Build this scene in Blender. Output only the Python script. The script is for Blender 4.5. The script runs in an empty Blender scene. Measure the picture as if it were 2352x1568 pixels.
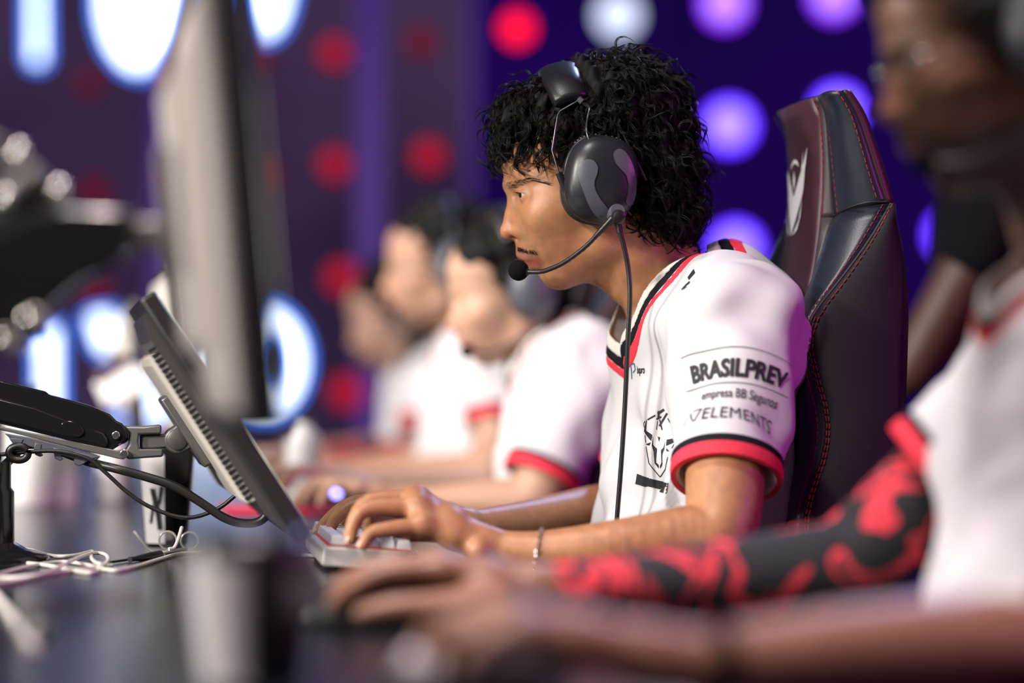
import bpy, bmesh, math, random
import numpy as np
from mathutils import Vector, Matrix
from mathutils.bvhtree import BVHTree

# ------------------------------------------------------------------ camera, world, lights, exposure
scene = bpy.context.scene
COL = scene.collection
FPX = 85.0 / 36.0 * 2352.0
DESK = 0.74
CAMZ = 0.96
PITCH = math.atan(86.0 / FPX)

def make_camera():
    cam = bpy.data.cameras.new('camera')
    o = bpy.data.objects.new('camera', cam); COL.objects.link(o)
    o.location = (0, 0, CAMZ)
    o.rotation_euler = (math.pi / 2 + PITCH, 0, 0)
    cam.sensor_width = 36; cam.lens = 85
    cam.clip_start = 0.05; cam.clip_end = 60
    cam.dof.use_dof = True
    cam.dof.focus_distance = 2.96
    cam.dof.aperture_fstop = 1.25
    cam.dof.aperture_blades = 0
    scene.camera = o
make_camera()

def setup_world():
    w = bpy.data.worlds.new('world'); scene.world = w
    w.use_nodes = True
    bg = w.node_tree.nodes['Background']
    bg.inputs[0].default_value = (0.30, 0.22, 0.42, 1)
    bg.inputs[1].default_value = 0.05
setup_world()

def spot(name, loc, target, energy, color, size=0.35, angle=50, blend=0.6):
    l = bpy.data.lights.new(name, 'SPOT'); o = bpy.data.objects.new(name, l); COL.objects.link(o)
    o.location = loc
    o.rotation_euler = (Vector(target) - Vector(loc)).to_track_quat('-Z', 'Y').to_euler()
    l.energy = energy; l.color = color; l.shadow_soft_size = size
    l.spot_size = math.radians(angle); l.spot_blend = blend
    return o

# stage rig: white front wash, blue back wash, magenta side wash
spot('stage_front_wash_lamp', (-4.4, 0.4, 3.0), (0.0, 4.2, 0.9), 880, (1.0, 0.94, 0.88), 0.25, 34, 0.45)
spot('stage_side_wash_lamp', (-3.4, -1.6, 3.4), (-0.3, 5.0, 0.9), 920, (1.0, 0.91, 0.82), 0.35, 38, 0.45)
spot('far_fill_lamp', (-3.4, 2.6, 3.2), (-0.2, 4.9, 0.9), 900, (1.0, 0.93, 0.90), 0.3, 32, 0.5)  # extra lamp added to brighten the players down the row
spot('stage_truss_lamp', (-1.0, 1.4, 4.6), (0.0, 2.8, 0.8), 320, (1.0, 0.93, 0.95), 0.4, 75)
spot('near_fill_lamp', (-0.30, 1.2, 4.2), (0.0, 1.95, 0.7), 950, (1.0, 0.80, 0.80), 0.3, 20, 0.6)  # narrow lamp added to brighten the near player's hands and shirt
spot('low_left_fill_lamp', (-3.6, 1.9, 1.35), (-0.32, 2.15, 0.92), 460, (1.0, 0.93, 0.86), 0.2, 24, 0.5)  # added low lamp, lifts the near monitor back, cup and cables
spot('stage_back_wash_lamp', (1.6, 7.0, 4.4), (0.35, 2.8, 1.0), 480, (0.42, 0.52, 1.0), 0.3, 50)
spot('stage_magenta_lamp', (3.6, 1.7, 1.9), (0.3, 3.0, 0.95), 130, (1.0, 0.05, 0.85), 0.25, 55)

vs = scene.view_settings
vs.view_transform = 'Standard'; vs.look = 'None'; vs.gamma = 1.0; vs.exposure = 0.08
vs.use_curve_mapping = False
scene.cycles.use_denoising = True
scene.cycles.max_bounces = 6
scene.cycles.sample_clamp_indirect = 4.0

# ------------------------------------------------------------------ helpers
CAM = np.array([0, 0, CAMZ]); CP, SP = math.cos(PITCH), math.sin(PITCH)
def ray(px, py):
    a = (px - 1176.0) / FPX; b = (784.0 - py) / FPX
    return np.array([a, CP - b * SP, SP + b * CP])
def P(px, py, d):
    """point seen at pixel (px, py), d metres down the row from the camera"""
    r = ray(px, py); return CAM + r * (d / r[1])
def on_desk(px, py, z=DESK):
    r = ray(px, py); return CAM + r * ((z - CAMZ) / r[2])

TH = math.radians(10.5)          # the row of seats runs 10.5 degrees off the view axis
FW = np.array([-math.cos(TH), -math.sin(TH), 0.0])   # the way the players face
LF = np.array([math.sin(TH), -math.cos(TH), 0.0])    # the players' left
UP = np.array([0, 0, 1.0])

class Plane:
    """a player's own mid-plane; S() picks points on planes parallel to it"""
    def __init__(self, px, py, d):
        self.p0 = P(px, py, d)
    def S(self, px, py, l=0.0):
        r = ray(px, py)
        t = (np.dot(self.p0 - CAM, LF) + l) / np.dot(r, LF)
        return CAM + r * t

def V(a): return Vector((float(a[0]), float(a[1]), float(a[2])))

MATS = {}
def mat(name, color, rough=0.5, metal=0.0, emit=None, estr=0.0, spec=0.5, coat=0.0, bump=0.0, bscale=200.0,
        var=0.0, vscale=20.0, sss=0.0, attr=None, trans=0.0, sheen=0.0, alpha=1.0):
    m = bpy.data.materials.new(name); m.use_nodes = True
    nt = m.node_tree; b = nt.nodes['Principled BSDF']
    b.inputs['Base Color'].default_value = (*color, 1)
    b.inputs['Roughness'].default_value = rough
    b.inputs['Metallic'].default_value = metal
    b.inputs['Specular IOR Level'].default_value = spec
    b.inputs['Coat Weight'].default_value = coat
    b.inputs['Coat Roughness'].default_value = 0.12
    b.inputs['Transmission Weight'].default_value = trans
    b.inputs['Sheen Weight'].default_value = sheen
    b.inputs['Alpha'].default_value = alpha
    if sss:
        b.inputs['Subsurface Weight'].default_value = sss
        b.inputs['Subsurface Radius'].default_value = (1.0, 0.35, 0.18)
        b.inputs['Subsurface Scale'].default_value = 0.006
    if emit:
        b.inputs['Emission Color'].default_value = (*emit, 1)
        b.inputs['Emission Strength'].default_value = estr
    tc = nt.nodes.new('ShaderNodeTexCoord')
    src = None
    if attr:
        a = nt.nodes.new('ShaderNodeAttribute'); a.attribute_name = attr; src = a.outputs['Color']
    if var:
        n = nt.nodes.new('ShaderNodeTexNoise'); n.inputs['Scale'].default_value = vscale; n.inputs['Detail'].default_value = 4
        nt.links.new(tc.outputs['Object'], n.inputs['Vector'])
        mp = nt.nodes.new('ShaderNodeMapRange')
        mp.inputs['From Min'].default_value = 0.3; mp.inputs['From Max'].default_value = 0.7
        mp.inputs['To Min'].default_value = 1 - var; mp.inputs['To Max'].default_value = 1 + var
        nt.links.new(n.outputs['Fac'], mp.inputs['Value'])
        mx = nt.nodes.new('ShaderNodeMix'); mx.data_type = 'RGBA'; mx.blend_type = 'MULTIPLY'
        mx.inputs['Factor'].default_value = 1.0
        if src: nt.links.new(src, mx.inputs['A'])
        else: mx.inputs['A'].default_value = (*color, 1)
        cb = nt.nodes.new('ShaderNodeCombineColor')
        for i in range(3): nt.links.new(mp.outputs['Result'], cb.inputs[i])
        nt.links.new(cb.outputs['Color'], mx.inputs['B'])
        src = mx.outputs['Result']
    if src: nt.links.new(src, b.inputs['Base Color'])
    if bump:
        n = nt.nodes.new('ShaderNodeTexNoise'); n.inputs['Scale'].default_value = bscale; n.inputs['Detail'].default_value = 3
        nt.links.new(tc.outputs['Object'], n.inputs['Vector'])
        bp = nt.nodes.new('ShaderNodeBump'); bp.inputs['Strength'].default_value = bump; bp.inputs['Distance'].default_value = 0.001
        nt.links.new(n.outputs['Fac'], bp.inputs['Height']); nt.links.new(bp.outputs['Normal'], b.inputs['Normal'])
    MATS[name] = m
    return m

def tag(o, label=None, cat=None, group=None, kind=None):
    if label: o['label'] = label
    if cat: o['category'] = cat
    if group: o['group'] = group
    if kind: o['kind'] = kind
    return o
def empty(name, loc):
    o = bpy.data.objects.new(name, None); COL.objects.link(o); o.location = V(loc); o.empty_display_size = 0.05
    return o
def link(name, me, m=None, parent=None, smooth=True):
    o = bpy.data.objects.new(name, me); COL.objects.link(o)
    if m is not None: me.materials.append(MATS[m] if isinstance(m, str) else m)
    if smooth and len(me.polygons): me.polygons.foreach_set('use_smooth', np.ones(len(me.polygons), dtype=bool))
    if parent is not None:
        o.parent = parent
        if parent.parent is None: o.matrix_parent_inverse = Matrix.Translation(-parent.location) @ Matrix.Identity(4)
        else: o.matrix_parent_inverse = Matrix.Identity(4)
    return o

class MB:
    """collects vertices and faces for one mesh part"""
    def __init__(self): self.v = []; self.f = []
    def add(self, vs, fs):
        n = len(self.v); self.v += [tuple(map(float, p)) for p in vs]; self.f += [tuple(i + n for i in f) for f in fs]
        return self
    def box(self, c, h, ax=None):
        ax = np.eye(3) if ax is None else np.asarray(ax); c = np.asarray(c)
        vs = [c + sx * h[0] * ax[0] + sy * h[1] * ax[1] + sz * h[2] * ax[2] for sx in (-1, 1) for sy in (-1, 1) for sz in (-1, 1)]
        return self.add(vs, [(0, 1, 3, 2), (4, 6, 7, 5), (0, 4, 5, 1), (2, 3, 7, 6), (0, 2, 6, 4), (1, 5, 7, 3)])
    def prism(self, poly, depth):
        """poly: list of 3d points (planar), depth: 3d offset"""
        n = len(poly); d = np.asarray(depth)
        vs = [np.asarray(p) for p in poly] + [np.asarray(p) + d for p in poly]
        fs = [tuple(range(n)), tuple(range(2 * n - 1, n - 1, -1))] + [(i, i + n, (i + 1) % n + n, (i + 1) % n) for i in range(n)]
        return self.add(vs, fs)
    def tube(self, pts, r, n=8, cap=True):
        pts = [np.asarray(p, float) for p in pts]; m = len(pts)
        rs = r if hasattr(r, '__len__') else [r] * m
        t0 = pts[1] - pts[0]; t0 /= np.linalg.norm(t0) + 1e-12
        a = np.cross(t0, [0.31, 0.52, 0.79]); a /= np.linalg.norm(a)
        vs = []
        for i in range(m):
            t = pts[min(i + 1, m - 1)] - pts[max(i - 1, 0)]; t /= np.linalg.norm(t) + 1e-12
            a = a - t * np.dot(a, t); a /= np.linalg.norm(a) + 1e-12
            b = np.cross(t, a)
            for k in range(n):
                w = 2 * math.pi * k / n
                vs.append(pts[i] + rs[i] * (math.cos(w) * a + math.sin(w) * b))
        fs = [(i * n + k, i * n + (k + 1) % n, (i + 1) * n + (k + 1) % n, (i + 1) * n + k) for i in range(m - 1) for k in range(n)]
        if cap: fs += [tuple(range(n - 1, -1, -1)), tuple((m - 1) * n + k for k in range(n))]
        return self.add(vs, fs)
    def rings(self, rings, cap=True, closed=True):
        n = len(rings[0]); vs = [p for r in rings for p in r]; fs = []
        for i in range(len(rings) - 1):
            for k in range(n if closed else n - 1):
                fs.append((i * n + k, i * n + (k + 1) % n, (i + 1) * n + (k + 1) % n, (i + 1) * n + k))
        if cap: fs += [tuple(range(n - 1, -1, -1)), tuple((len(rings) - 1) * n + k for k in range(n))]
        return self.add(vs, fs)
    def lathe(self, c, prof, axis=UP, n=24, cap=True):
        axis = np.asarray(axis, float); axis /= np.linalg.norm(axis)
        a = np.cross(axis, [0.21, 0.93, 0.3]); a /= np.linalg.norm(a); b = np.cross(axis, a); c = np.asarray(c)
        return self.rings([[c + axis * h + r * (math.cos(2 * math.pi * k / n) * a + math.sin(2 * math.pi * k / n) * b) for k in range(n)] for r, h in prof], cap)
    def ball(self, c, r, n=12):
        r = r if hasattr(r, '__len__') else (r, r, r); c = np.asarray(c)
        return self.rings([[c + np.array([r[0] * math.sin(a) * math.cos(b), r[1] * math.sin(a) * math.sin(b), r[2] * math.cos(a)])
                            for b in [2 * math.pi * k / n for k in range(n)]] for a in [math.pi * (i + .02) / (n - .0) for i in range(n)] + [math.pi * .995]])
    def build(self, name, m, parent=None, smooth=True, bevel=0.0, segs=2):
        me = bpy.data.meshes.new(name); me.from_pydata(self.v, [], self.f); me.update()
        o = link(name, me, m, parent, smooth)
        if bevel:
            md = o.modifiers.new('bevel', 'BEVEL'); md.width = bevel; md.segments = segs; md.limit_method = 'ANGLE'; md.angle_limit = 0.6
            if smooth:
                me.set_sharp_from_angle(angle=0.7)
        elif smooth:
            me.set_sharp_from_angle(angle=0.9)
        return o

def spline(pts, n=8, closed=False):
    """Catmull-Rom through points"""
    p = [np.asarray(q, float) for q in pts]; m = len(p); out = []
    g = (lambda i: p[i % m]) if closed else (lambda i: p[0] * 2 - p[1] if i < 0 else (p[-1] * 2 - p[-2] if i >= m else p[i]))
    for i in range(m if closed else m - 1):
        a, b, c, d = g(i - 1), g(i), g(i + 1), g(i + 2)
        for k in range(n):
            t = k / n
            out.append(0.5 * (2 * b + (c - a) * t + (2 * a - 5 * b + 4 * c - d) * t * t + (3 * b - a - 3 * c + d) * t ** 3))
    if not closed: out.append(p[-1])
    return out

# ------------------------------------------------------------------ signed distance bodies -> one continuous mesh
class Field:
    def __init__(self): self.ops = []
    def _add(self, fn, k, mode, bound=None): self.ops.append((fn, k, mode, bound)); return self
    def rc(self, a, b, ra, rb, k=0.01, mode='add'):
        a = np.asarray(a, np.float32); b = np.asarray(b, np.float32); ba = b - a; bb = max(float(ba @ ba), 1e-9)
        def fn(p):
            q = p - a; t = np.clip((q @ ba) / bb, 0, 1)
            q = q - t[..., None] * ba
            return np.sqrt(np.einsum('...i,...i->...', q, q)) - (ra + (rb - ra) * t)
        return self._add(fn, k, mode)
    def chain(self, pts, rs, k=0.01, mode='add', sub=1):
        """a tapering limb through joints; sub > 1 rounds the bends"""
        if sub > 1:
            q = spline([np.append(np.asarray(p, float), r) for p, r in zip(pts, rs)], sub)
            pts = [x[:3] for x in q]; rs = [x[3] for x in q]
        seg = [(np.asarray(a, np.float32), np.asarray(b - a, np.float32), max(float((b - a) @ (b - a)), 1e-9), ra, rb) for a, b, ra, rb in zip(map(np.asarray, pts), map(np.asarray, pts[1:]), rs, rs[1:])]
        def fn(p):
            out = None
            for a, ba, bb, ra, rb in seg:
                q = p - a; t = np.clip((q @ ba) / bb, 0, 1); q = q - t[..., None] * ba
                d = np.sqrt(np.einsum('...i,...i->...', q, q)) - (ra + (rb - ra) * t)
                out = d if out is None else np.minimum(out, d)
            return out
        return self._add(fn, k, mode)
    def el(self, c, ax, r, k=0.01, mode='add'):
        c = np.asarray(c, np.float32); A = np.asarray(ax, np.float32); r = np.asarray(r, np.float32)
        def fn(p):
            q = (p - c) @ A.T; k0 = np.sqrt(((q / r) ** 2).sum(-1)); k1 = np.sqrt(((q / (r * r)) ** 2).sum(-1))
            return np.where(k1 > 1e-9, k0 * (k0 - 1) / np.maximum(k1, 1e-9), -r.min())
        return self._add(fn, k, mode)
    def ecap(self, a, b, ra, rb, wide, ax, k=0.01, mode='add'):
        """capsule stretched by `wide` along unit axis ax"""
        a = np.asarray(a, np.float32); b = np.asarray(b, np.float32); ax = np.asarray(ax, np.float32); s = 1 / wide - 1
        sq = lambda p: p + (p @ ax)[..., None] * ax * np.float32(s)
        a2 = sq(a); ba = sq(b) - a2; bb = max(float(ba @ ba), 1e-9)
        def fn(p):
            q = sq(p) - a2; t = np.clip((q @ ba) / bb, 0, 1); q = q - t[..., None] * ba
            return np.sqrt(np.einsum('...i,...i->...', q, q)) - (ra + (rb - ra) * t)
        return self._add(fn, k, mode)
    def plane(self, c, n, k=0.0, mode='int'):
        """keep the side the normal points away from"""
        c = np.asarray(c, np.float32); n = np.asarray(n, np.float32); n = n / np.linalg.norm(n)
        return self._add(lambda p: (p - c) @ n, k, mode)
    def field(self, other, off=0.0, k=0.0, mode='int', sign=1.0):
        return self._add(lambda p: sign * (other.eval(p) - off), k, mode)
    def disp(self, fn): return self._add(fn, 0, 'disp')   # fn(p, d) -> new d
    @staticmethod
    def _comb(d, e, k, mode):
        if mode == 'add':
            if k <= 0: return np.minimum(d, e)
            h = np.maximum(k - np.abs(d - e), 0) / k; return np.minimum(d, e) - h * h * k * 0.25
        if mode == 'sub': e = -e
        if k <= 0: return np.maximum(d, e)
        h = np.maximum(k - np.abs(d - e), 0) / k; return np.maximum(d, e) + h * h * k * 0.25
    def eval(self, p):
        d = np.full(p.shape[:-1], 10.0, np.float32)
        for fn, k, mode, _ in self.ops:
            if mode == 'disp': d = fn(p, d)
            else: d = self._comb(d, fn(p), k, mode)
        return d
    def mesh(self, lo, hi, res, smooth=0):
        B = 8; lo = np.asarray(lo, np.float64); bs = B * res
        nb = np.ceil((np.asarray(hi) - lo) / bs).astype(int)
        I = np.stack(np.meshgrid(*[np.arange(n) for n in nb], indexing='ij'), -1).reshape(-1, 3)
        cen = (lo + (I + 0.5) * bs).astype(np.float32)
        R = bs * 0.87
        d = np.full(len(I), 10.0, np.float32); vals = []
        for fn, k, mode, _ in self.ops:
            if mode == 'disp': d = fn(cen, d); vals.append(None); continue
            e = fn(cen)
            d = self._comb(d, e, k, mode); vals.append(e if mode in ('add', 'sub') else None)
        act = np.abs(d) < R * 1.5 + 0.006
        I = I[act]; vals = [None if v is None else v[act] for v in vals]
        g = np.arange(B + 1)
        off = np.stack(np.meshgrid(g, g, g, indexing='ij'), -1).reshape(-1, 3) * res
        pts = ((lo + I * bs)[:, None, :] + off[None]).astype(np.float32)
        D = np.full(pts.shape[:2], 10.0, np.float32)
        for (fn, k, mode, _), v in zip(self.ops, vals):
            if v is None:
                D = fn(pts, D) if mode == 'disp' else self._comb(D, fn(pts), k, mode)
            else:
                s = np.nonzero(v < 3.4 * R + k + 0.006)[0]
                if len(s): D[s] = self._comb(D[s], fn(pts[s]), k, mode)
        n = B + 1
        D = D.reshape(-1, n, n, n); ins = D < 0
        cs = [(0, 0, 0), (1, 0, 0), (0, 1, 0), (1, 1, 0), (0, 0, 1), (1, 0, 1), (0, 1, 1), (1, 1, 1)]
        cnt = sum(ins[:, x:x + B, y:y + B, z:z + B].astype(np.int8) for x, y, z in cs)
        bi, ci, cj, ck = np.nonzero((cnt > 0) & (cnt < 8))
        val = np.stack([D[bi, ci + x, cj + y, ck + z] for x, y, z in cs], -1)
        acc = np.zeros((len(bi), 3), np.float32); num = np.zeros(len(bi), np.float32)
        C = np.array(cs, np.float32)
        for a in range(8):
            for b in range(a + 1, 8):
                if bin(a ^ b).count('1') != 1: continue
                m = (val[:, a] < 0) != (val[:, b] < 0)
                t = np.where(m, val[:, a] / np.where(m, val[:, a] - val[:, b], 1), 0)
                acc += np.where(m[:, None], C[a] + t[:, None] * (C[b] - C[a]), 0); num += m
        cell = I[bi] * B + np.stack([ci, cj, ck], -1)
        verts = lo + (cell + acc / num[:, None]) * res
        N = nb * B + 2
        key = lambda c: (c[:, 0].astype(np.int64) * N[1] + c[:, 1]) * N[2] + c[:, 2]
        kk = key(cell); o = np.argsort(kk); ks = kk[o]
        def find(c):
            q = key(c); p = np.clip(np.searchsorted(ks, q), 0, len(ks) - 1)
            return np.where(ks[p] == q, o[p], -1)
        quads = []
        for axis, cb, (u, w) in ((0, 1, (1, 2)), (1, 2, (2, 0)), (2, 4, (0, 1))):
            m = np.nonzero((val[:, 0] < 0) != (val[:, cb] < 0))[0]
            c = cell[m]; eu = np.eye(3, dtype=int)[u]; ew = np.eye(3, dtype=int)[w]
            q = np.stack([m, find(c - eu), find(c - eu - ew), find(c - ew)], -1)
            flip = val[m, 0] < 0
            q = np.where(flip[:, None], q, q[:, ::-1])
            quads.append(q[(q >= 0).all(1)])
        F = np.concatenate(quads)
        for _ in range(smooth):
            e = np.concatenate([F[:, [0, 1]], F[:, [1, 2]], F[:, [2, 3]], F[:, [3, 0]]])
            s = np.stack([np.bincount(e[:, 0], verts[e[:, 1], i], len(verts)) + np.bincount(e[:, 1], verts[e[:, 0], i], len(verts)) for i in range(3)], -1)
            c = np.bincount(e[:, 0], minlength=len(verts)) + np.bincount(e[:, 1], minlength=len(verts))
            verts = verts * 0.5 + 0.5 * s / np.maximum(c, 1)[:, None]
        return verts, F
def to_mesh(name, verts, F):
    me = bpy.data.meshes.new(name)
    me.vertices.add(len(verts)); me.vertices.foreach_set('co', np.ascontiguousarray(verts, np.float32).ravel())
    me.loops.add(F.size); me.loops.foreach_set('vertex_index', np.ascontiguousarray(F, np.int32).ravel())
    me.polygons.add(len(F)); me.polygons.foreach_set('loop_start', np.arange(0, F.size, F.shape[1], dtype=np.int32))
    me.update(calc_edges=True); me.validate()
    return me
def color_attr(me, cols):
    a = me.color_attributes.new('Col', 'FLOAT_COLOR', 'POINT')
    c = np.ones((len(me.vertices), 4), np.float32); c[:, :3] = cols
    a.data.foreach_set('color', c.ravel())
def srgb(r, g, b):
    f = lambda c: (c / 255 / 12.92) if c <= 10 else ((c / 255 + 0.055) / 1.055) ** 2.4
    return (f(r), f(g), f(b))
# ------------------------------------------------------------------ materials
mat('skin', (.5, .3, .2), 0.46, attr='Col', sss=0.10, bump=0.20, bscale=650, var=0.14, vscale=70, spec=0.5)
mat('skin_far', (.5, .3, .2), 0.5, attr='Col', spec=0.4)
mat('hair_black', (0.007, 0.005, 0.005), 0.45, spec=0.20, var=0.4, vscale=300)
mat('hair_base', (0.006, 0.005, 0.005), 0.7, spec=0.2)
mat('brow_hair', (0.010, 0.006, 0.005), 0.9, spec=0.05)
mat('shirt_white', (0.65, 0.64, 0.66), 0.85, spec=0.2, bump=0.10, bscale=1500, sheen=0.15)
mat('shirt_black', (0.008, 0.008, 0.012), 0.8, spec=0.2)
mat('shirt_red', (0.78, 0.045, 0.075), 0.75, spec=0.2)
mat('collar_rib', (0.72, 0.68, 0.64), 0.9, bump=0.6, bscale=500)
mat('print_black', (0.012, 0.011, 0.015), 0.7)
mat('print_grey', (0.05, 0.045, 0.065), 0.7)
mat('print_blue', (0.05, 0.12, 0.25), 0.7)
mat('eye_white', (0.50, 0.44, 0.41), 0.15, coat=0.6)
mat('iris_brown', (0.015, 0.008, 0.005), 0.1, coat=1.0)
mat('nail', (0.62, 0.38, 0.30), 0.25)
mat('plastic_black', (0.012, 0.012, 0.014), 0.42, bump=0.05, bscale=800)
mat('plastic_grey', (0.085, 0.090, 0.108), 0.38, bump=0.06, bscale=900)
mat('plastic_dark', (0.018, 0.019, 0.024), 0.35)
mat('gloss_black', (0.010, 0.010, 0.011), 0.16, spec=0.6, bump=0.12, bscale=110)
mat('metal_grey', (0.16, 0.155, 0.15), 0.42, metal=0.6, bump=0.05, bscale=400)
mat('metal_bright', (0.85, 0.83, 0.80), 0.22, metal=1.0)
mat('steel_wire', (0.10, 0.10, 0.11), 0.3, metal=0.8)
mat('silver', (0.85, 0.85, 0.86), 0.2, metal=1.0)
mat('leather_black', (0.016, 0.019, 0.032), 0.36, spec=0.5, bump=0.12, bscale=500)
mat('leather_pad', (0.009, 0.009, 0.011), 0.40, bump=0.15, bscale=600)
mat('leather_maroon', (0.060, 0.020, 0.030), 0.45, spec=0.5, bump=0.35, bscale=320)
mat('leather_grey', (0.045, 0.035, 0.042), 0.5, bump=0.2, bscale=400)
mat('chair_mesh', (0.0045, 0.0035, 0.006), 0.75, bump=0.4, bscale=700)
mat('stitch_red', (0.35, 0.02, 0.03), 0.7)
mat('seam_black', (0.004, 0.004, 0.005), 0.6)
mat('emblem_white', (0.85, 0.84, 0.85), 0.5)
mat('foam', (0.006, 0.006, 0.006), 0.95, bump=0.8, bscale=900, spec=0.1)
mat('desk_black', (0.006, 0.0065, 0.012), 0.24, spec=0.5, bump=0.05, bscale=600, var=0.2, vscale=6)
mat('mat_cloth', (0.010, 0.008, 0.014), 0.7, bump=0.2, bscale=900)
mat('floor_dark', (0.012, 0.009, 0.018), 0.4, var=0.3, vscale=3)
mat('keyboard_case', (0.55, 0.52, 0.50), 0.45, var=0.05, vscale=40)
mat('keycap', (0.66, 0.64, 0.68), 0.45)
mat('backlight_red', (0.05, 0.0, 0.0), 0.5, emit=(1.0, 0.03, 0.02), estr=0.30)
mat('cable_white', (0.78, 0.74, 0.69), 0.4)
mat('cable_black', (0.014, 0.013, 0.013), 0.38)
mat('monitor_case', (0.017, 0.016, 0.015), 0.42, bump=0.08, bscale=700)
mat('monitor_back', (0.62, 0.58, 0.53), 0.45)
mat('monitor_grey', (0.55, 0.51, 0.47), 0.45)
mat('cup_white', (0.80, 0.78, 0.76), 0.35)
mat('cup_black', (0.010, 0.010, 0.012), 0.3)
mat('lens_clear', (0.9, 0.9, 0.95), 0.02, trans=0.9, alpha=0.25)
mat('frame_clear', (0.7, 0.68, 0.65), 0.15, trans=0.3)
mat('cloth_black', (0.005, 0.004, 0.006), 0.9, spec=0.1)
mat('monitor_edge', (0.060, 0.056, 0.052), 0.38, bump=0.05, bscale=500)
mat('red_pad', (0.55, 0.01, 0.03), 0.7)
mat('led_blue', (0.1, 0.1, 0.5), 0.4, emit=(0.28, 0.25, 1.0), estr=14.0)

mat('led_red', (0.1, 0, 0), 0.5, emit=(1.0, 0.004, 0.045), estr=0.48)
mat('led_red_hot', (0.1, 0, 0), 0.5, emit=(1.0, 0.004, 0.03), estr=2.0)
mat('led_red_dim', (0.1, 0, 0), 0.5, emit=(1.0, 0.004, 0.05), estr=0.16)
mat('led_lavender', (0.1, 0.1, 0.2), 0.5, emit=(0.10, 0.02, 1.0), estr=4.5)
mat('core_lavender', (0.1, 0.1, 0.2), 0.5, emit=(0.36, 0.26, 1.0), estr=1.7)
mat('core_pink', (0.1, 0.1, 0.2), 0.5, emit=(0.45, 0.22, 1.0), estr=1.8)
mat('led_white', (0.2, 0.2, 0.2), 0.5, emit=(0.55, 0.62, 0.85), estr=1.6)
mat('led_pink', (0.2, 0.1, 0.2), 0.5, emit=(0.22, 0.02, 1.0), estr=2.4)
mat('letter_face', (0.3, 0.4, 0.6), 0.4, emit=(0.80, 0.90, 1.0), estr=3.2)
mat('letter_edge', (0.05, 0.1, 0.4), 0.4, emit=(0.05, 0.22, 1.0), estr=2.0)
mat('strip_purple', (0.1, 0.05, 0.2), 0.5, emit=(0.20, 0.06, 0.75), estr=0.22)
mat('panel_gap', (0.01, 0.008, 0.015), 0.6)

def led_panel_mat(name, c1, c2, s):
    m = bpy.data.materials.new(name); m.use_nodes = True; nt = m.node_tree; b = nt.nodes['Principled BSDF']
    b.inputs['Base Color'].default_value = (0.004, 0.003, 0.006, 1); b.inputs['Roughness'].default_value = 0.8; b.inputs['Specular IOR Level'].default_value = 0.1
    tc = nt.nodes.new('ShaderNodeTexCoord'); n = nt.nodes.new('ShaderNodeTexNoise')
    n.inputs['Scale'].default_value = 0.8; n.inputs['Detail'].default_value = 2
    nt.links.new(tc.outputs['Object'], n.inputs['Vector'])
    cr = nt.nodes.new('ShaderNodeValToRGB'); cr.color_ramp.elements[0].position = 0.35; cr.color_ramp.elements[1].position = 0.65
    cr.color_ramp.elements[0].color = (*c1, 1); cr.color_ramp.elements[1].color = (*c2, 1)
    nt.links.new(n.outputs['Fac'], cr.inputs['Fac']); nt.links.new(cr.outputs['Color'], b.inputs['Emission Color'])
    b.inputs['Emission Strength'].default_value = s
    MATS[name] = m
led_panel_mat('screen', (0.02, 0.10, 0.16), (0.75, 0.80, 0.55), 1.3)
for n_ in MATS['screen'].node_tree.nodes:
    if n_.type == 'TEX_NOISE': n_.inputs['Scale'].default_value = 14; n_.inputs['Detail'].default_value = 5
led_panel_mat('panel_plum', (0.020, 0.010, 0.034), (0.048, 0.026, 0.068), 1.0)
led_panel_mat('panel_violet', (0.010, 0.0008, 0.085), (0.020, 0.001, 0.130), 0.55)

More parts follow.
